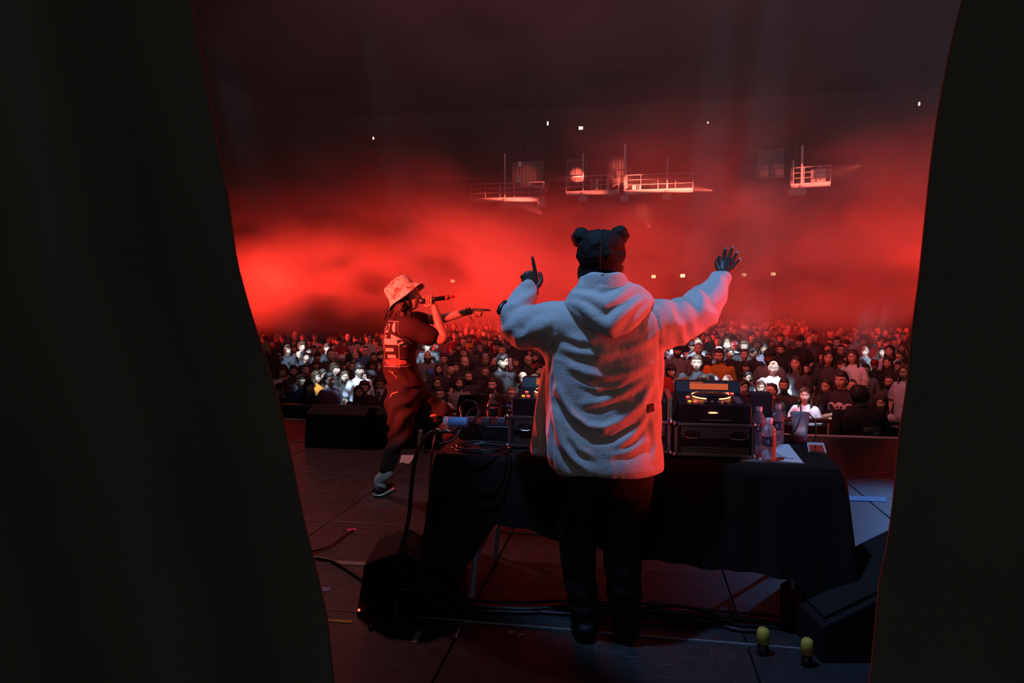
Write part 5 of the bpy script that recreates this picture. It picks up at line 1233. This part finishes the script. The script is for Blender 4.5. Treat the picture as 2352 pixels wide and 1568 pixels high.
def jfold(co, no):
    C3 = np.array(list(CM.inverted() @ Vector((0, 0, 0)))); Mi = np.array(CM.inverted()); q = co @ Mi[:3, :3].T + Mi[:3, 3]
    x = W / 2 - q[:, 0] / q[:, 2] * F; y = H / 2 + q[:, 1] / q[:, 2] * F
    n1 = vnoise(co, 5, 3.0); n2 = vnoise(co, 13, 9.0)
    facing = no @ np.array(FWD); back = sstep(-facing, -.3, .4)
    torso = sstep(x, 1240, 1270) * (1 - sstep(x, 1515, 1540)) * sstep(y, 700, 760)
    armL = 1 - sstep(x, 1240, 1290); armR = sstep(x, 1500, 1560); arm = np.maximum(armL * (y < 830), armR * (y < 830))
    # folds hung between the shoulders: each one a ridge along a line down and up again, with a hollow under it
    FOLDS = [([(1311, 843), (1345, 858), (1390, 863), (1440, 858), (1502, 838)], 9, .011), ([(1337, 927), (1380, 921), (1430, 903), (1480, 876)], 8, .009),
             ([(1284, 895), (1298, 925), (1316, 952), (1350, 976), (1388, 979), (1426, 962), (1474, 926), (1500, 872)], 9, .017), ([(1350, 990), (1372, 998), (1402, 994), (1452, 964), (1490, 930)], 8, .013),
             ([(1276, 945), (1282, 985), (1296, 1025), (1322, 1060), (1355, 1084)], 9, .013), ([(1420, 1022), (1450, 1000), (1482, 958), (1500, 930)], 8, .011), ([(1290, 800), (1330, 812), (1380, 816), (1425, 808)], 9, .008),
             ([(1300, 770), (1330, 782), (1360, 786)], 8, .007), ([(1440, 800), (1480, 790), (1512, 765)], 9, .008), ([(1330, 880), (1370, 890), (1420, 884), (1470, 858)], 7, .007), ([(1262, 860), (1266, 930), (1260, 1000)], 5, .008),
             ([(1310, 1000), (1330, 1030), (1362, 1048)], 7, .008), ([(1400, 1045), (1440, 1040), (1490, 1010)], 8, .007), ([(1238, 900), (1232, 960), (1240, 1020)], 5, .008), ([(1500, 960), (1508, 1020), (1500, 1060)], 6, .006)]
    d = np.zeros(len(co))
    wob = 7 * n1
    for pl, wd, amp in FOLDS:
        best = np.full(len(co), 1e9); sg = np.zeros(len(co)); tpos = np.zeros(len(co)); n_ = len(pl) - 1
        for k in range(n_):
            (x0, y0), (x1, y1) = pl[k], pl[k + 1]; dx, dy = x1 - x0, y1 - y0; L2 = dx * dx + dy * dy; t = np.clip(((x - x0) * dx + (y + wob - y0) * dy) / L2, 0, 1)
            ex, ey = x - (x0 + t * dx), y + wob - (y0 + t * dy); dist = np.sqrt(ex * ex + ey * ey); m = dist < best; best = np.where(m, dist, best)
            sg = np.where(m, np.sign(dx * ey - dy * ex), sg); tpos = np.where(m, (k + t) / n_, tpos)
        sd = best * sg; en = np.sin(np.clip(tpos * .92 + .04, 0, 1) * PI) ** .5
        d += back * amp * en * (np.exp(-(sd / wd) ** 2) - .75 * np.exp(-((sd - 1.9 * wd) / (1.1 * wd)) ** 2))
    d += back * torso * .007 * n1
    # rings on the sleeves, squeezed at the elbows
    al = np.where(x < 1300, (x * .55 + y * 1.0), (x * .95 - y * .55)); rr_ = np.sin(al / 7.6 + 3.2 * n1 + 1.2 * n2) * .0062 + np.sin(al / 15.0 + 2 * n2) * .006
    d = d + arm * rr_ * (.7 + .5 * n2) + .006 * n1 + .0025 * n2
    # armhole seams
    d = d - .007 * np.exp(-((x - (1270 - .10 * (y - 760))) / 3.6) ** 2) * (y > 715) * (y < 960) * back - .007 * np.exp(-((x - (1513 + .045 * (y - 760) - 14 * np.exp(-((y - 700) / 25) ** 2))) / 3.6) ** 2) * (y > 700) * (y < 930) * back
    d = d - .010 * np.exp(-((x - (1270 - 6 * np.sin((y - 850) / 60))) / 5) ** 2) * sstep(y, 850, 880)
    return d
displace(jm, jfold)
jm = apply_mods(jm, [('SMOOTH', dict(factor=.4, iterations=2))])
def fleece():
    m, nt, N, L = new_mat('fleece'); b = N['Principled BSDF']; b.inputs['Base Color'].default_value = (.62, .60, .60, 1); b.inputs['Roughness'].default_value = 1; b.inputs['Specular IOR Level'].default_value = .05
    b.inputs['Sheen Weight'].default_value = .35; b.inputs['Sheen Roughness'].default_value = .4
    tc = N.new('ShaderNodeTexCoord'); n = N.new('ShaderNodeTexNoise'); n.inputs['Scale'].default_value = 190; n.inputs['Detail'].default_value = 3; L.new(tc.outputs['Object'], n.inputs[0])
    n2 = N.new('ShaderNodeTexNoise'); n2.inputs['Scale'].default_value = 38; n2.inputs['Detail'].default_value = 3; L.new(tc.outputs['Object'], n2.inputs[0])
    ad = N.new('ShaderNodeMath'); ad.operation = 'ADD'; L.new(n.outputs[0], ad.inputs[0]); L.new(n2.outputs[0], ad.inputs[1])
    bp = N.new('ShaderNodeBump'); bp.inputs['Strength'].default_value = .6; bp.inputs['Distance'].default_value = .004; L.new(ad.outputs[0], bp.inputs['Height']); L.new(bp.outputs[0], b.inputs['Normal']); return m
M_fleece = fleece(); jm.materials.clear(); jm.materials.append(M_fleece); jm.polygons.foreach_set('use_smooth', [True] * len(jm.polygons))
JK = obj('jacket', jm, DJ); JK['label'] = 'pale fleece zip jacket'
jbvh = bvh_of(jm)
# hood lying on the back
top = [(1306, 692), (1318, 668), (1338, 650), (1362, 638), (1386, 632), (1412, 636), (1440, 648), (1468, 660), (1492, 684)]
bot = [(1300, 700), (1322, 724), (1350, 746), (1380, 766), (1408, 778), (1436, 764), (1462, 742), (1484, 718), (1498, 692)]
hb = MB(); nu, nv = 72, 44; vv = []
tt = np.linspace(0, 8, nu + 1)
for j in range(nv + 1):
    v = j / nv
    for i in range(nu + 1):
        u = tt[i]; a = (np.interp(u, range(9), [p[0] for p in top]), np.interp(u, range(9), [p[1] for p in top])); b = (np.interp(u, range(9), [p[0] for p in bot]), np.interp(u, range(9), [p[1] for p in bot]))
        un = (u - 4) / 4; px = a[0] * (1 - v) + b[0] * v; py = a[1] * (1 - v) + b[1] * v
        d = 2.835 - .115 * math.sin(min(1, v * 1.25) * PI * .5) * (1 - un * un * .75) + .05 * max(0, v - .85) * 6 * .35 + .06 * un * un
        n1 = noise.noise(Vector((un * 2.2, v * 3, 1.7)))
        fold = .013 * math.sin((v * 2.9 + (1 - abs(un + .1)) * -1.15 + .25 * n1) * 2 * PI) * math.sin(v * PI) ** .5 * (1 - un * un)
        vv.append(P(px, py, d - fold))
hb.add(vv, [(j * (nu + 1) + i, j * (nu + 1) + i + 1, (j + 1) * (nu + 1) + i + 1, (j + 1) * (nu + 1) + i) for j in range(nv) for i in range(nu)])
hm = apply_mods(hb.mesh('hood'), [('SOLIDIFY', dict(thickness=.035, offset=0)), ('REMESH', dict(mode='VOXEL', voxel_size=.007)), ('SMOOTH', dict(factor=.5, iterations=7))])
ms = MB(); cc = P(1386, 668, 2.88); rg = []
for k, (z, a, b) in enumerate(((-.05, .125, .11), (-.01, .118, .105), (.03, .100, .098), (.055, .094, .094), (.060, .088, .088), (.03, .080, .080))):
    rg.append([cc + RGT * a * math.cos(t) + FWD * b * math.sin(t) + U * (z - .012 * math.sin(t) + .004 * math.sin(5 * t)) for t in [2 * PI * q / 40 for q in range(40)]])
ms.rings(rg, cap=False); cm_ = apply_mods(ms.mesh('collar'), [('SOLIDIFY', dict(thickness=.016, offset=0)), ('SUBSURF', dict(levels=1, render_levels=1))])
for me in (hm, cm_): me.materials.clear(); me.materials.append(M_fleece); me.polygons.foreach_set('use_smooth', [True] * len(me.polygons))
HD = obj('hood', hm, JK); obj('collar', cm_, JK)
O = P(1495, 937, 2.5); O = jbvh.ray_cast(Vector((0, 0, CAM_Z)), ray(1495, 937).normalized())[0]
M_patch = simple_mat('patch_black', (.015, .012, .015), .7); M_pp = simple_mat('patch_print', (.22, .05, .05), .7); ca, sa = math.cos(R(8)), math.sin(R(8)); X = (RGT * ca + U * sa) * 1; Y = U * ca - RGT * sa
decal('patch', [(*rect2(-.016, -.017, .016, .017), 0), (*ringsec2(0, 0, .005, .009, R(20), R(300), 12), 1), (*rect2(-.010, -.013, .010, -.0105), 1)], O, X, Y, [M_patch, M_pp], JK, jbvh, .003, sub=.01)
# watch strap hidden at the left elbow side, trousers and shoes
m_ = MB(); m_.tube([P(1146, 716, 2.99), P(1151, 706, 3.0), P(1160, 695, 3.02)], [.012, .014, .012], 10); m_.build('elbow_strap', M_black, DJ)
M_dtr = noisy_mat('black_trousers', (.013, .011, .010), (.020, .017, .015), 6, .85, .2, bump=.4, bscale=8, bdist=.02)
tb = MB(); tb.rings([ring(y, a, b, dB, dp) for y, a, b, dp in ((1040, 1285, 1500, .125), (1090, 1284, 1502, .135), (1130, 1286, 1500, .13))])
limb(tb, [Pd(1338, dB, .66), Pd(1330, dB + .02, .50), Pd(1330, dB + .03, .34), Pd(1350, dB + .02, .06)], [.105, .092, .080, .062], 22)
limb(tb, [Pd(1446, dB, .66), Pd(1440, dB - .02, .50), Pd(1434, dB - .04, .34), Pd(1446, dB - .02, .06)], [.105, .094, .082, .062], 22)
tm = remesh(tb.mesh('trousers'), .012, 8, .5); displace(tm, lambda co, no: .007 * vnoise(co, 8, 1) + .004 * np.sin(co[:, 2] * 60 + 4 * vnoise(co, 6, 5)) * sstep(.45 - co[:, 2], 0, .3)); tm.materials.clear(); tm.materials.append(M_dtr); obj('trousers', tm, DJ)
def shoe(mbs, heel, dirv, L_=.29):
    pass
def add_shoe(parent, heel, dv, mat_up, mat_sole, L_=.28, w=.048):
    dv = Vector(dv).normalized(); sd = dv.cross(U); heel = Vector(heel); S_ = [(0, .7, 0), (.08, .95, 0), (.3, .85, 0), (.6, 1.05, 0), (.85, 1.0, .0), (1.0, .55, .004)]
    for nm, z0, z1, mt, ex, top in (('sole', 0, .026, mat_sole, 1.08, 1.0), ('upper', .026, .085, mat_up, 1.0, .62)):
        m_ = MB(); rs = []
        prof = ((z0, 1.0), (z1, 1.0)) if nm == 'sole' else ((z0, 1.0), (z0 + .022, .98), (z1, top))
        n = 14
        for z, k in prof:
            L = []; 
            for f, ww, zz in S_: L.append((f, ww))
            rg = [heel + dv * (f * L_ * (1 if nm == 'sole' else (1 if k > .9 else .72))) + sd * (ww * w * ex * k) + U * z for f, ww in L] + [heel + dv * (f * L_ * (1 if nm == 'sole' else (1 if k > .9 else .72))) - sd * (ww * w * ex * k) + U * z for f, ww in reversed(L)]
            rs.append(rg)
        m_.rings(rs); o = m_.build(nm if parent is None else 'shoe_' + nm, mt, parent); q = o.modifiers.new('b', 'SUBSURF'); q.levels = q.render_levels = 1
M_shoe = simple_mat('shoe_black', (.012, .012, .012), .6)
for x in (1350, 1446): h = Pd(x, dB - .06, .002); add_shoe(DJ, h, FWD, M_shoe, M_shoe)
# ------------------------------------------------------------------ the rapper in profile, microphone at the mouth, pointing right
dR = 5.2
def Q(px, py, off=0.0): return P(px, py, dR + off)
M_rskin = noisy_mat('singer_skin', (.50, .27, .20), (.58, .33, .25), 30, .45, .4); M_rhair = noisy_mat('dark_red_hair', (.05, .015, .012), (.10, .03, .022), 60, .5, .5, bump=.9, bscale=120, bdist=.008)
M_rshirt = noisy_mat('black_tee', (.045, .018, .020), (.06, .025, .025), 5, .85, .15, bump=.4, bscale=10, bdist=.02); M_rtr = noisy_mat('dark_joggers', (.030, .018, .020), (.045, .026, .028), 5, .85, .15, bump=.3, bscale=9, bdist=.02)
HPR = dict(w=.072, jaw=.10, nose=1.0, brow=.7)
rc = Q(934, 680, -.02); RM = Matrix.Translation(rc) @ Matrix.Rotation(YAW + PI / 2 - R(6), 4, 'Z') @ Matrix.Rotation(R(-9), 4, 'X')
mb = MB(); add_head(mb, HPR, 60, 54, RM)
mb.tube([Q(930, 695), Q(926, 715), Q(924, 740)], [.052, .054, .065], 18, 0)
mb.rings([ring(y, a + 5, b - 5, dR, dp - .01) for y, a, b, dp in ((738, 905, 955, .12), (770, 892, 960, .15), (850, 890, 955, .13), (900, 895, 965, .13))], mi=0)
En, Wn = Q(1018, 780, -.14), Q(998, 706, -.10); Sh = Q(938, 748, -.16)
limb(mb, [Sh, Sh.lerp(En, .5), En, En.lerp(Wn, .45), Wn], [.050, .046, .042, .036, .026], 16, 0)
Ef, Wf = Q(1016, 731, .26), Q(1080, 714, .22); Sf = Q(955, 735, .17)
limb(mb, [Sf, Sf.lerp(Ef, .5), Ef, Ef.lerp(Wf, .5), Wf], [.046, .042, .038, .033, .024], 16, 0)
# near hand wraps the microphone, far hand points
hand_mb(mb, Wn + (Q(992, 696, -.1) - Wn) * .3, Q(984, 684, -.11) - Wn, -FWD + RGT * .5, .92, (.85, .9, .9, .85), .8, -1, 0, .03)
for k in range(4):                                                     # fingers closed round the handle
    c0 = Q(991 - k * 5.5, 690 - k * .3, -.11 + k * .004); pts = [c0 + U * (.026 * math.cos(a)) + FWD * (-.026 * math.sin(a)) for a in [R(-20 + 50 * q) for q in range(5)]]; mb.tube(pts, [.0105, .011, .0105, .0095, .0085], 8, 0)
hand_mb(mb, Wf, RGT + U * -.02 + FWD * .1, U * .9 - FWD * .4, 1.0, (.03, .75, .9, .9), .35, -1, 0, .1)
me = mb.mesh('body', [M_rskin, simple_mat('singer_lips', (.4, .12, .1), .4), M_eye, M_iris, M_rhair]); me = apply_mods(me, [('SUBSURF', dict(levels=1, render_levels=1))])
RP = obj('person', me); tag(RP, 'rapper in a bucket hat and dark tee, mic at the mouth, arm pointing right', 'person')
# hair
hm_ = hair_mesh('long', HPR, 4, 70, 50); hm_.v = [(p[0], p[1] + (.045 if p[1] < .0 and i >= 51 * 70 else 0), p[2]) for i, p in enumerate(hm_.v)]; hm_.v = [(p[0] * .90, p[1] * .90 - .004, .02 + (p[2] - .02) * .86) if p[2] > .02 else p for p in hm_.v]; hm_.v = [tuple(RM @ (Vector((p[0], p[1], p[2] if p[2] > -.06 else -.06 + (p[2] + .06) * .75)))) for p in hm_.v]; hm_.build('hair', M_rhair, RP)
rr = random.Random(3); lb = MB()
for k in range(60):
    a = rr.uniform(-1, 1); s = Q(900 + rr.uniform(0, 42), 690 + rr.uniform(-4, 14), rr.uniform(-.09, .08)); e = Q(880 + rr.uniform(-4, 55), 722 + rr.uniform(-6, 16), rr.uniform(-.13, .08)); mid = s.lerp(e, .5) + Vector((rr.uniform(-.03, .03), rr.uniform(-.03, .03), rr.uniform(-.01, .03))); lb.tube(bez([s, mid, e], 5), list(np.linspace(.010, .003, 11)), 6)
lb.build('hair_locks', M_rhair, RP)
# bucket hat
def hat_mat():
    m, nt, N, L = new_mat('printed_hat'); b = N['Principled BSDF']; b.inputs['Roughness'].default_value = .85; tc = N.new('ShaderNodeTexCoord'); v = N.new('ShaderNodeTexNoise'); v.inputs['Scale'].default_value = 16; v.inputs['Detail'].default_value = 5; v.inputs['Roughness'].default_value = .7; L.new(tc.outputs['Object'], v.inputs[0])
    r_ = N.new('ShaderNodeValToRGB'); r_.color_ramp.elements[0].position = .40; r_.color_ramp.elements[0].color = (.20, .12, .10, 1); r_.color_ramp.elements[1].position = .53; r_.color_ramp.elements[1].color = (.80, .72, .66, 1); L.new(v.outputs[0], r_.inputs[0]); L.new(r_.outputs[0], b.inputs['Base Color']); return m
hb = MB(); prof = [(.148, -.040), (.122, -.004), (.106, .022), (.104, .028), (.102, .060), (.097, .095), (.088, .112), (.060, .119), (.02, .121)]
rs = []
for r_, z in prof: rs.append([Vector((r_ * .90 * math.cos(a), r_ * 1.12 * math.sin(a) + .006, z + (.010 * math.sin(3 * a + 1) + .006 * math.cos(2 * a) if r_ > .11 else .004 * math.sin(4 * a)))) for a in [2 * PI * k / 56 for k in range(56)]])
hb.rings(rs, cap=False); n0 = len(hb.v); hb.add([(0, .006, .121)], []); hb.f += [(n0 - 56 + k, n0 - 56 + (k + 1) % 56, n0) for k in range(56)]; hb.m += [0] * 56
me = apply_mods(hb.mesh('hat'), [('SOLIDIFY', dict(thickness=.004)), ('SUBSURF', dict(levels=1, render_levels=1))]); displace(me, lambda co, no: .004 * vnoise(co, 18, 2)); HMx = RM @ Matrix.Translation((0, .018, .026)) @ Matrix.Rotation(R(-30), 4, 'X'); me.transform(HMx)
me.materials.clear(); me.materials.append(hat_mat()); me.polygons.foreach_set('use_smooth', [True] * len(me.polygons)); HT = obj('bucket_hat', me, RP); HT['label'] = 'pale patterned bucket hat tipped back'
for r_, z, nm in ((.107, .024, 'hat_seam'), (.149, -.040, 'hat_hem')):
    m_ = MB(); m_.tube([HMx @ Vector((r_ * .90 * math.cos(a), r_ * 1.12 * math.sin(a) + .006, z + (.010 * math.sin(3 * a + 1) + .006 * math.cos(2 * a) if r_ > .11 else 0))) for a in [2 * PI * k / 56 for k in range(57)]], .0022, 5, dome=False, cap=False); m_.build(nm, simple_mat('stitching', (.7, .6, .55), .8), HT)
# tee
sb = MB(); sb.rings([ring(y, a, b, dR, dp) for y, a, b, dp in ((722, 908, 942, .075), (732, 897, 956, .13), (750, 886, 962, .16), (780, 880, 962, .16), (820, 880, 955, .15), (850, 884, 956, .15), (872, 888, 972, .155), (884, 896, 984, .15))])
Se = Sh.lerp(En, .60); limb(sb, [Q(925, 752, -.08), Sh + Vector((0, 0, -.01)), Se + Vector((0, 0, -.012))], [.085, .088, .078], 20); limb(sb, [Q(935, 745, .08), Sf, Sf.lerp(Ef, .28)], [.07, .068, .056], 16)
sm = remesh(sb.mesh('tee'), .0095, 10, .55)
def tf(co, no):
    n1 = vnoise(co, 6, 2.); n2 = vnoise(co, 15, 5.); a = co[:, 2] * 1.0 + (co @ np.array(RGT)) * 1.3
    return .008 * np.sin(a * 42 + 3 * n1) * sstep(1.25 - co[:, 2], 0, .25) + .006 * n1 + .004 * n2
displace(sm, tf); sm.materials.clear(); sm.materials.append(M_rshirt); sm.polygons.foreach_set('use_smooth', [True] * len(sm.polygons)); TE = obj('tee', sm, RP); TE['label'] = 'dark tee with a pale print on the back'
sbv = bvh_of(sm); O = sbv.ray_cast(Vector((0, 0, CAM_Z)), ray(898, 790).normalized())[0]; n_ = (-RGT * .62 - FWD * .78).normalized(); X = U.cross(n_).normalized() * .66; k_ = 1.0
M_pr = simple_mat('print_pale', (.80, .55, .48), .7); M_pr2 = simple_mat('print_dim', (.40, .13, .11), .7); sh = []
def S(v, f, mi=0): sh.append((v, f, mi))
S(*frame2(-.135, -.17, .135, .17, .004)); S(*disc2(.045, .125, .038, .038)); S(*ringsec2(-.06, .12, .022, .030, 0, 2 * PI, 20)); S(*rect2(-.10, .085, -.04, .092)); S(*poly2([(.0, .075), (.07, .05), (.10, .03), (.05, .035), (.0, .045)])); S(*rect2(-.12, -.005, .06, .04)); S(*poly2([(.06, .0), (.10, .02), (.115, -.02), (.07, -.015)]), 0); S(*rect2(-.08, -.055, .03, -.03)); S(*rect2(-.05, -.105, .03, -.08), 0); S(*poly2([(-.12, -.12), (.12, -.10), (.10, -.15), (.03, -.165), (-.08, -.16)]), 1); S(*rect2(-.11, -.075, -.10, .13), 1); S(*rect2(-.02, -.16, .07, -.145))
v2, f2 = text_polys('ET', .05, .002); S([(a - .085, b + .045) for a, b in v2], f2)
decal('print', sh, O, X, U, [M_pr, M_pr2], TE, sbv, .003, sub=.02)
# joggers, and belt strap bits with orange glints put into their colour
tb = MB(); tb.rings([ring(y, a, b, dR, dp) for y, a, b, dp in ((862, 888, 958, .145), (890, 886, 972, .155), (930, 890, 965, .15))])
Hn, Kn, An = Q(922, 925, -.09), Q(917, 1000, -.10), Q(889, 1078, -.06); limb(tb, [Hn, Q(922, 962, -.10), Kn, Q(900, 1040, -.09), An], [.125, .108, .080, .066, .052], 22)
Hf, Kf = Q(945, 915, .06), Q(1022, 962, .10); Af = Pd(1062, dR + .28, .09); limb(tb, [Hf, Hf.lerp(Kf, .5), Kf, Kf.lerp(Af, .5) + RGT * .01, Af], [.135, .115, .088, .068, .054], 22)
tm = remesh(tb.mesh('joggers'), .011, 10, .55); displace(tm, lambda co, no: .009 * np.sin((co[:, 2] * 1.0 - (co @ np.array(RGT)) * .9) * 40 + 4 * vnoise(co, 5, 3)) + .007 * vnoise(co, 11, 8)); tm.materials.clear(); tm.materials.append(M_rtr); tm.polygons.foreach_set('use_smooth', [True] * len(tm.polygons)); obj('joggers', tm, RP)
m_ = MB(); m_.tube([Q(990, 955, -.06), Q(1000, 953, -.05)], .008, 8); m_.build('toggle', simple_mat('toggle_pale', (.75, .3, .2), .5), RP)
m_ = MB(); m_.tube(bez([Q(895, 852, -.155), Q(903, 858, -.16), Q(912, 868, -.165)], 5), .0035, 6); m_.ball(Q(903, 856, -.163), .008, 10, 8); m_.tube(bez([Q(897, 911, -.17), Q(901, 904, -.175), Q(913, 900, -.175)], 5), .0055, 6); m_.build('belt_strap', simple_mat('belt_buckle', (.7, .32, .18), .3, .6), RP)  # orange glints at the waist, painted as strap bits and a ball
# sock and slip-on shoe of the near foot, shoe of the far foot
heel = PZ(866, 1141, 0); fv = (PZ(897, 1123, 0) - heel); M_sock = noisy_mat('grey_sock', (.30, .32, .34), (.42, .44, .46), 40, .9, .2)
m_ = MB(); limb(m_, [An + U * .03, An - U * .03, heel + fv * .22 + U * .12, heel + fv * .25 + U * .07], [.044, .043, .044, .046], 16); o = m_.build('sock', M_sock, RP)
M_sole = simple_mat('white_sole', (.80, .80, .82), .5, .4); add_shoe(RP, heel - fv.normalized() * .02, fv, M_shoe, M_sole, .285, .05)
h2 = Af.copy(); h2.z = 0; add_shoe(RP, h2 - RGT * .06, RGT * 1 + FWD * .2, M_shoe, M_sole, .285, .05)
# bracelets
for f_, r_ in ((.0, .028), (.10, .027)):
    c = Wf.lerp(Ef, f_); d_ = (Wf - Ef).normalized(); a1 = d_.cross(U).normalized(); a2 = a1.cross(d_); m_ = MB(); m_.tube([c + (a1 * math.cos(t) + a2 * math.sin(t)) * r_ for t in [2 * PI * k / 20 for k in range(21)]], .0045, 6, dome=False); m_.build('bracelet', simple_mat('bracelet_dark', (.15, .03, .03), .5), RP)
c = Wf.lerp(Ef, .05) - U * .03; m_ = MB(); m_.tube([c, c + RGT * .02 - U * .03, c + RGT * .035 - U * .045], [.004, .006, .003], 6); m_.build('bracelet_charm', M_pr, RP)
# microphone
a, b = Q(967, 691, -.115), Q(1042, 681, -.115); d_ = (b - a).normalized(); L_ = (b - a).length; t = thing('microphone', 'wireless microphone held to the rapper\'s mouth', 'microphone', a)
m_ = MB(); m_.ball(d_ * .006, .024, 20, 14); m_.build('mesh_head', noisy_mat('mic_grille', (.1, .1, .1), (.2, .2, .2), 300, .4, .5, metal=.8), t)
for nm, p0, p1, r0, r1, mt in (('handle', .03, .182, .0165, .0165, M_black), ('band', .182, .202, .017, .017, simple_mat('red_band', (.5, .08, .06), .4)), ('collar', .202, .208, .018, .018, M_chrome), ('antenna', .21, L_, .011, .010, simple_mat('antenna_red', (.35, .03, .03), .5)), ('neck', .012, .032, .022, .017, M_black)):
    m_ = MB(); m_.tube([d_ * p0, d_ * p1], [r0, r1], 16, dome=nm == 'antenna'); m_.build(nm, mt, t)
# ------------------------------------------------------------------ marks worn in the front row
def on_person(lab): return next(o for l, o in PEOPLE_BY.items() if l.startswith(lab))
def world_bvh(o):
    s = next(c for c in o.children if c.name.startswith('shirt')); Mx = o.matrix_basis; return BVHTree.FromPolygons([Mx @ v.co for v in s.data.vertices], [tuple(p.vertices) for p in s.data.polygons]), s, Mx
def decal_on(o, shapes, mats, name, z, back=False, x=0.0, sc=1.0):
    bv, s, Mx = world_bvh(o); fr_ = Mx.to_3x3() @ Vector((0, -1 if not back else 1, 0)); fr_.normalize(); X = U.cross(fr_).normalized(); O = Mx @ Vector((0, 0, z)) + X * x
    d = decal(name, [([(a * sc, b * sc) for a, b in v], f, m) for v, f, m in shapes], O, X, U, mats, None, bv, .004, sub=.03); d.data.transform(Mx.inverted()); d.parent = o; return d
M_skp = simple_mat('skull_print', (.42, .48, .60), .7); M_skd = simple_mat('skull_dark', (.015, .015, .02), .8)
sk = [(*disc2(0, 0, .045, .050), 0), (*poly2([(-.026, -.03), (.026, -.03), (.022, -.085), (-.022, -.085)]), 0), (*disc2(-.019, -.004, .013, .014), 1), (*disc2(.019, -.004, .013, .014), 1), (*poly2([(-.006, -.036), (.006, -.036), (0, -.020)]), 1)]
for s in (-1, 1): sk += [(*ringsec2(s * .085, -.005, .026, .048, R(-60) if s > 0 else R(0), R(200) if s > 0 else R(240), 16), 0)]
for k in range(5): sk.append((*rect2(-.020 + k * .009, -.076, -.0185 + k * .009, -.050), 1))
o = on_person('young man in a skull tee'); bv, s_, Mx_ = world_bvh(o); fr_ = Mx_.to_3x3() @ Vector((0, -1, 0)); X_ = U.cross(fr_).normalized()
decal_on(o, sk[:2] + sk[5:7], [M_skp, M_skd], 'skull_print', 1.285, sc=1.25, x=.02); d2 = decal_on(o, sk[2:5] + sk[7:], [M_skp, M_skd], 'skull_print', 1.285, sc=1.25, x=.02); d2.location = Vector((0, -.0035, 0))
o = on_person('long-haired woman in a white tee'); decal_on(o, [(*rect2(-.02, -.002, .02, .007), 0), (*rect2(-.02, -.012, .02, -.004), 1)], [simple_mat('chest_yellow', (.7, .55, .05), .7), simple_mat('chest_dark', (.05, .05, .08), .7)], 'chest_print', 1.27, x=-.085)
o = on_person('dark-haired woman in a striped'); decal_on(o, [(*rect2(-.18, -.012 + k * .03, .18, .0 + k * .03), 0) for k in range(-8, 6)], [simple_mat('stripe', (.03, .03, .05), .8)], 'stripes', 1.22)
o = on_person('man in a blue cap'); c_ = next(c for c in o.children if c.name.startswith('cap')); m_ = MB(); m_.ball((0, -.101, .085), (.03, .012, .026), 14, 10); d = m_.build('cap_badge', simple_mat('orange_badge', (.85, .22, .04), .6), c_)
# foam hands held up by the dark figure
ph_ = P(863, 925, 9.9); M_foam = simple_mat('white_foam', (.62, .70, .85), .7); t = thing('foam_hand', 'pale foam hand with the number 9, leaning left', 'foam hand', ph_)
def foam(t, poly, c0, letters):
    mb_ = MB(); vs = [(P(x, y, 9.8) - ph_) for x, y in poly]; n = len(vs); mb_.add(vs + [v + FWD * .04 for v in vs], [tuple(range(n)), tuple(range(2 * n - 1, n - 1, -1))] + [(i, (i + 1) % n, n + (i + 1) % n, n + i) for i in range(n)]); mb_.build('foam', M_foam, t, smooth=False)
    for tx, x, y, s in letters: v2, f2 = text_polys(tx, s, .004); decal('lettering', [(v2, f2, 0)], P(x, y, 9.79) - ph_, RGT, U, simple_mat('foam_print', (.01, .01, .012), .8), t, None)
foam(t, [(850, 896), (852, 894), (855, 896), (861, 909), (863, 918), (862, 930), (858, 927), (850, 914), (848, 907)], 0, [('9', 853.5, 910, .075)])
t = thing('foam_hand', 'pale foam hand with a letter T, upright on the right', 'foam hand', ph_)
foam(t, [(863.5, 934), (864, 915), (866, 897), (868, 894), (879, 895), (880, 898), (878, 907), (875, 908), (870, 933)], 0, [('M', 870.5, 902, .055), ('T', 869.5, 914, .10)])
# ------------------------------------------------------------------ security guard in the pit, back to the stage
gp = P(1988, 915, 7.55); gp.y = max(gp.y, 8.32); g = person((gp.x, gp.y, FLOOR_Z), YAW + PI + R(8), 'short k c long k big', 'broad security guard in black seen from behind, SECURITY on his back', height=(gp.z - FLOOR_Z) * 1.75 / 1.63); g.scale = (g.scale[0] * 1.28, g.scale[1] * 1.0, g.scale[2])
M_sec = simple_mat('security_print', (.45, .38, .40), .7); M_secd = simple_mat('security_dark', (.08, .06, .07), .7)
Mx = Matrix.Translation(g.location) @ g.rotation_euler.to_matrix().to_4x4() @ Matrix.Diagonal((*g.scale, 1)); bs = next(c for c in g.children if c.name.startswith('shirt')); bv = BVHTree.FromPolygons([Mx @ v.co for v in bs.data.vertices], [tuple(p.vertices) for p in bs.data.polygons])
h = bv.ray_cast(Vector((0, 0, CAM_Z)), ray(2005, 991).normalized()); O = h[0] if h[0] else P(2005, 991, 7.5); v2, f2 = text_polys('SECURITY', .052, .002); v3, f3 = text_polys('Service', .035, .001)
d = decal('security_print', [(*frame2(-.125, -.002, .125, .055, .005), 0), (*rect2(-.125, -.05, -.120, .0), 0), (*rect2(.0, -.045, .12, -.008), 0), ([(a, b + .027) for a, b in v2], f2, 0)], O, RGT, U, [M_sec, M_secd], None, bv, .004, sub=.04)
d.data.transform(Mx.inverted()); d.parent = g
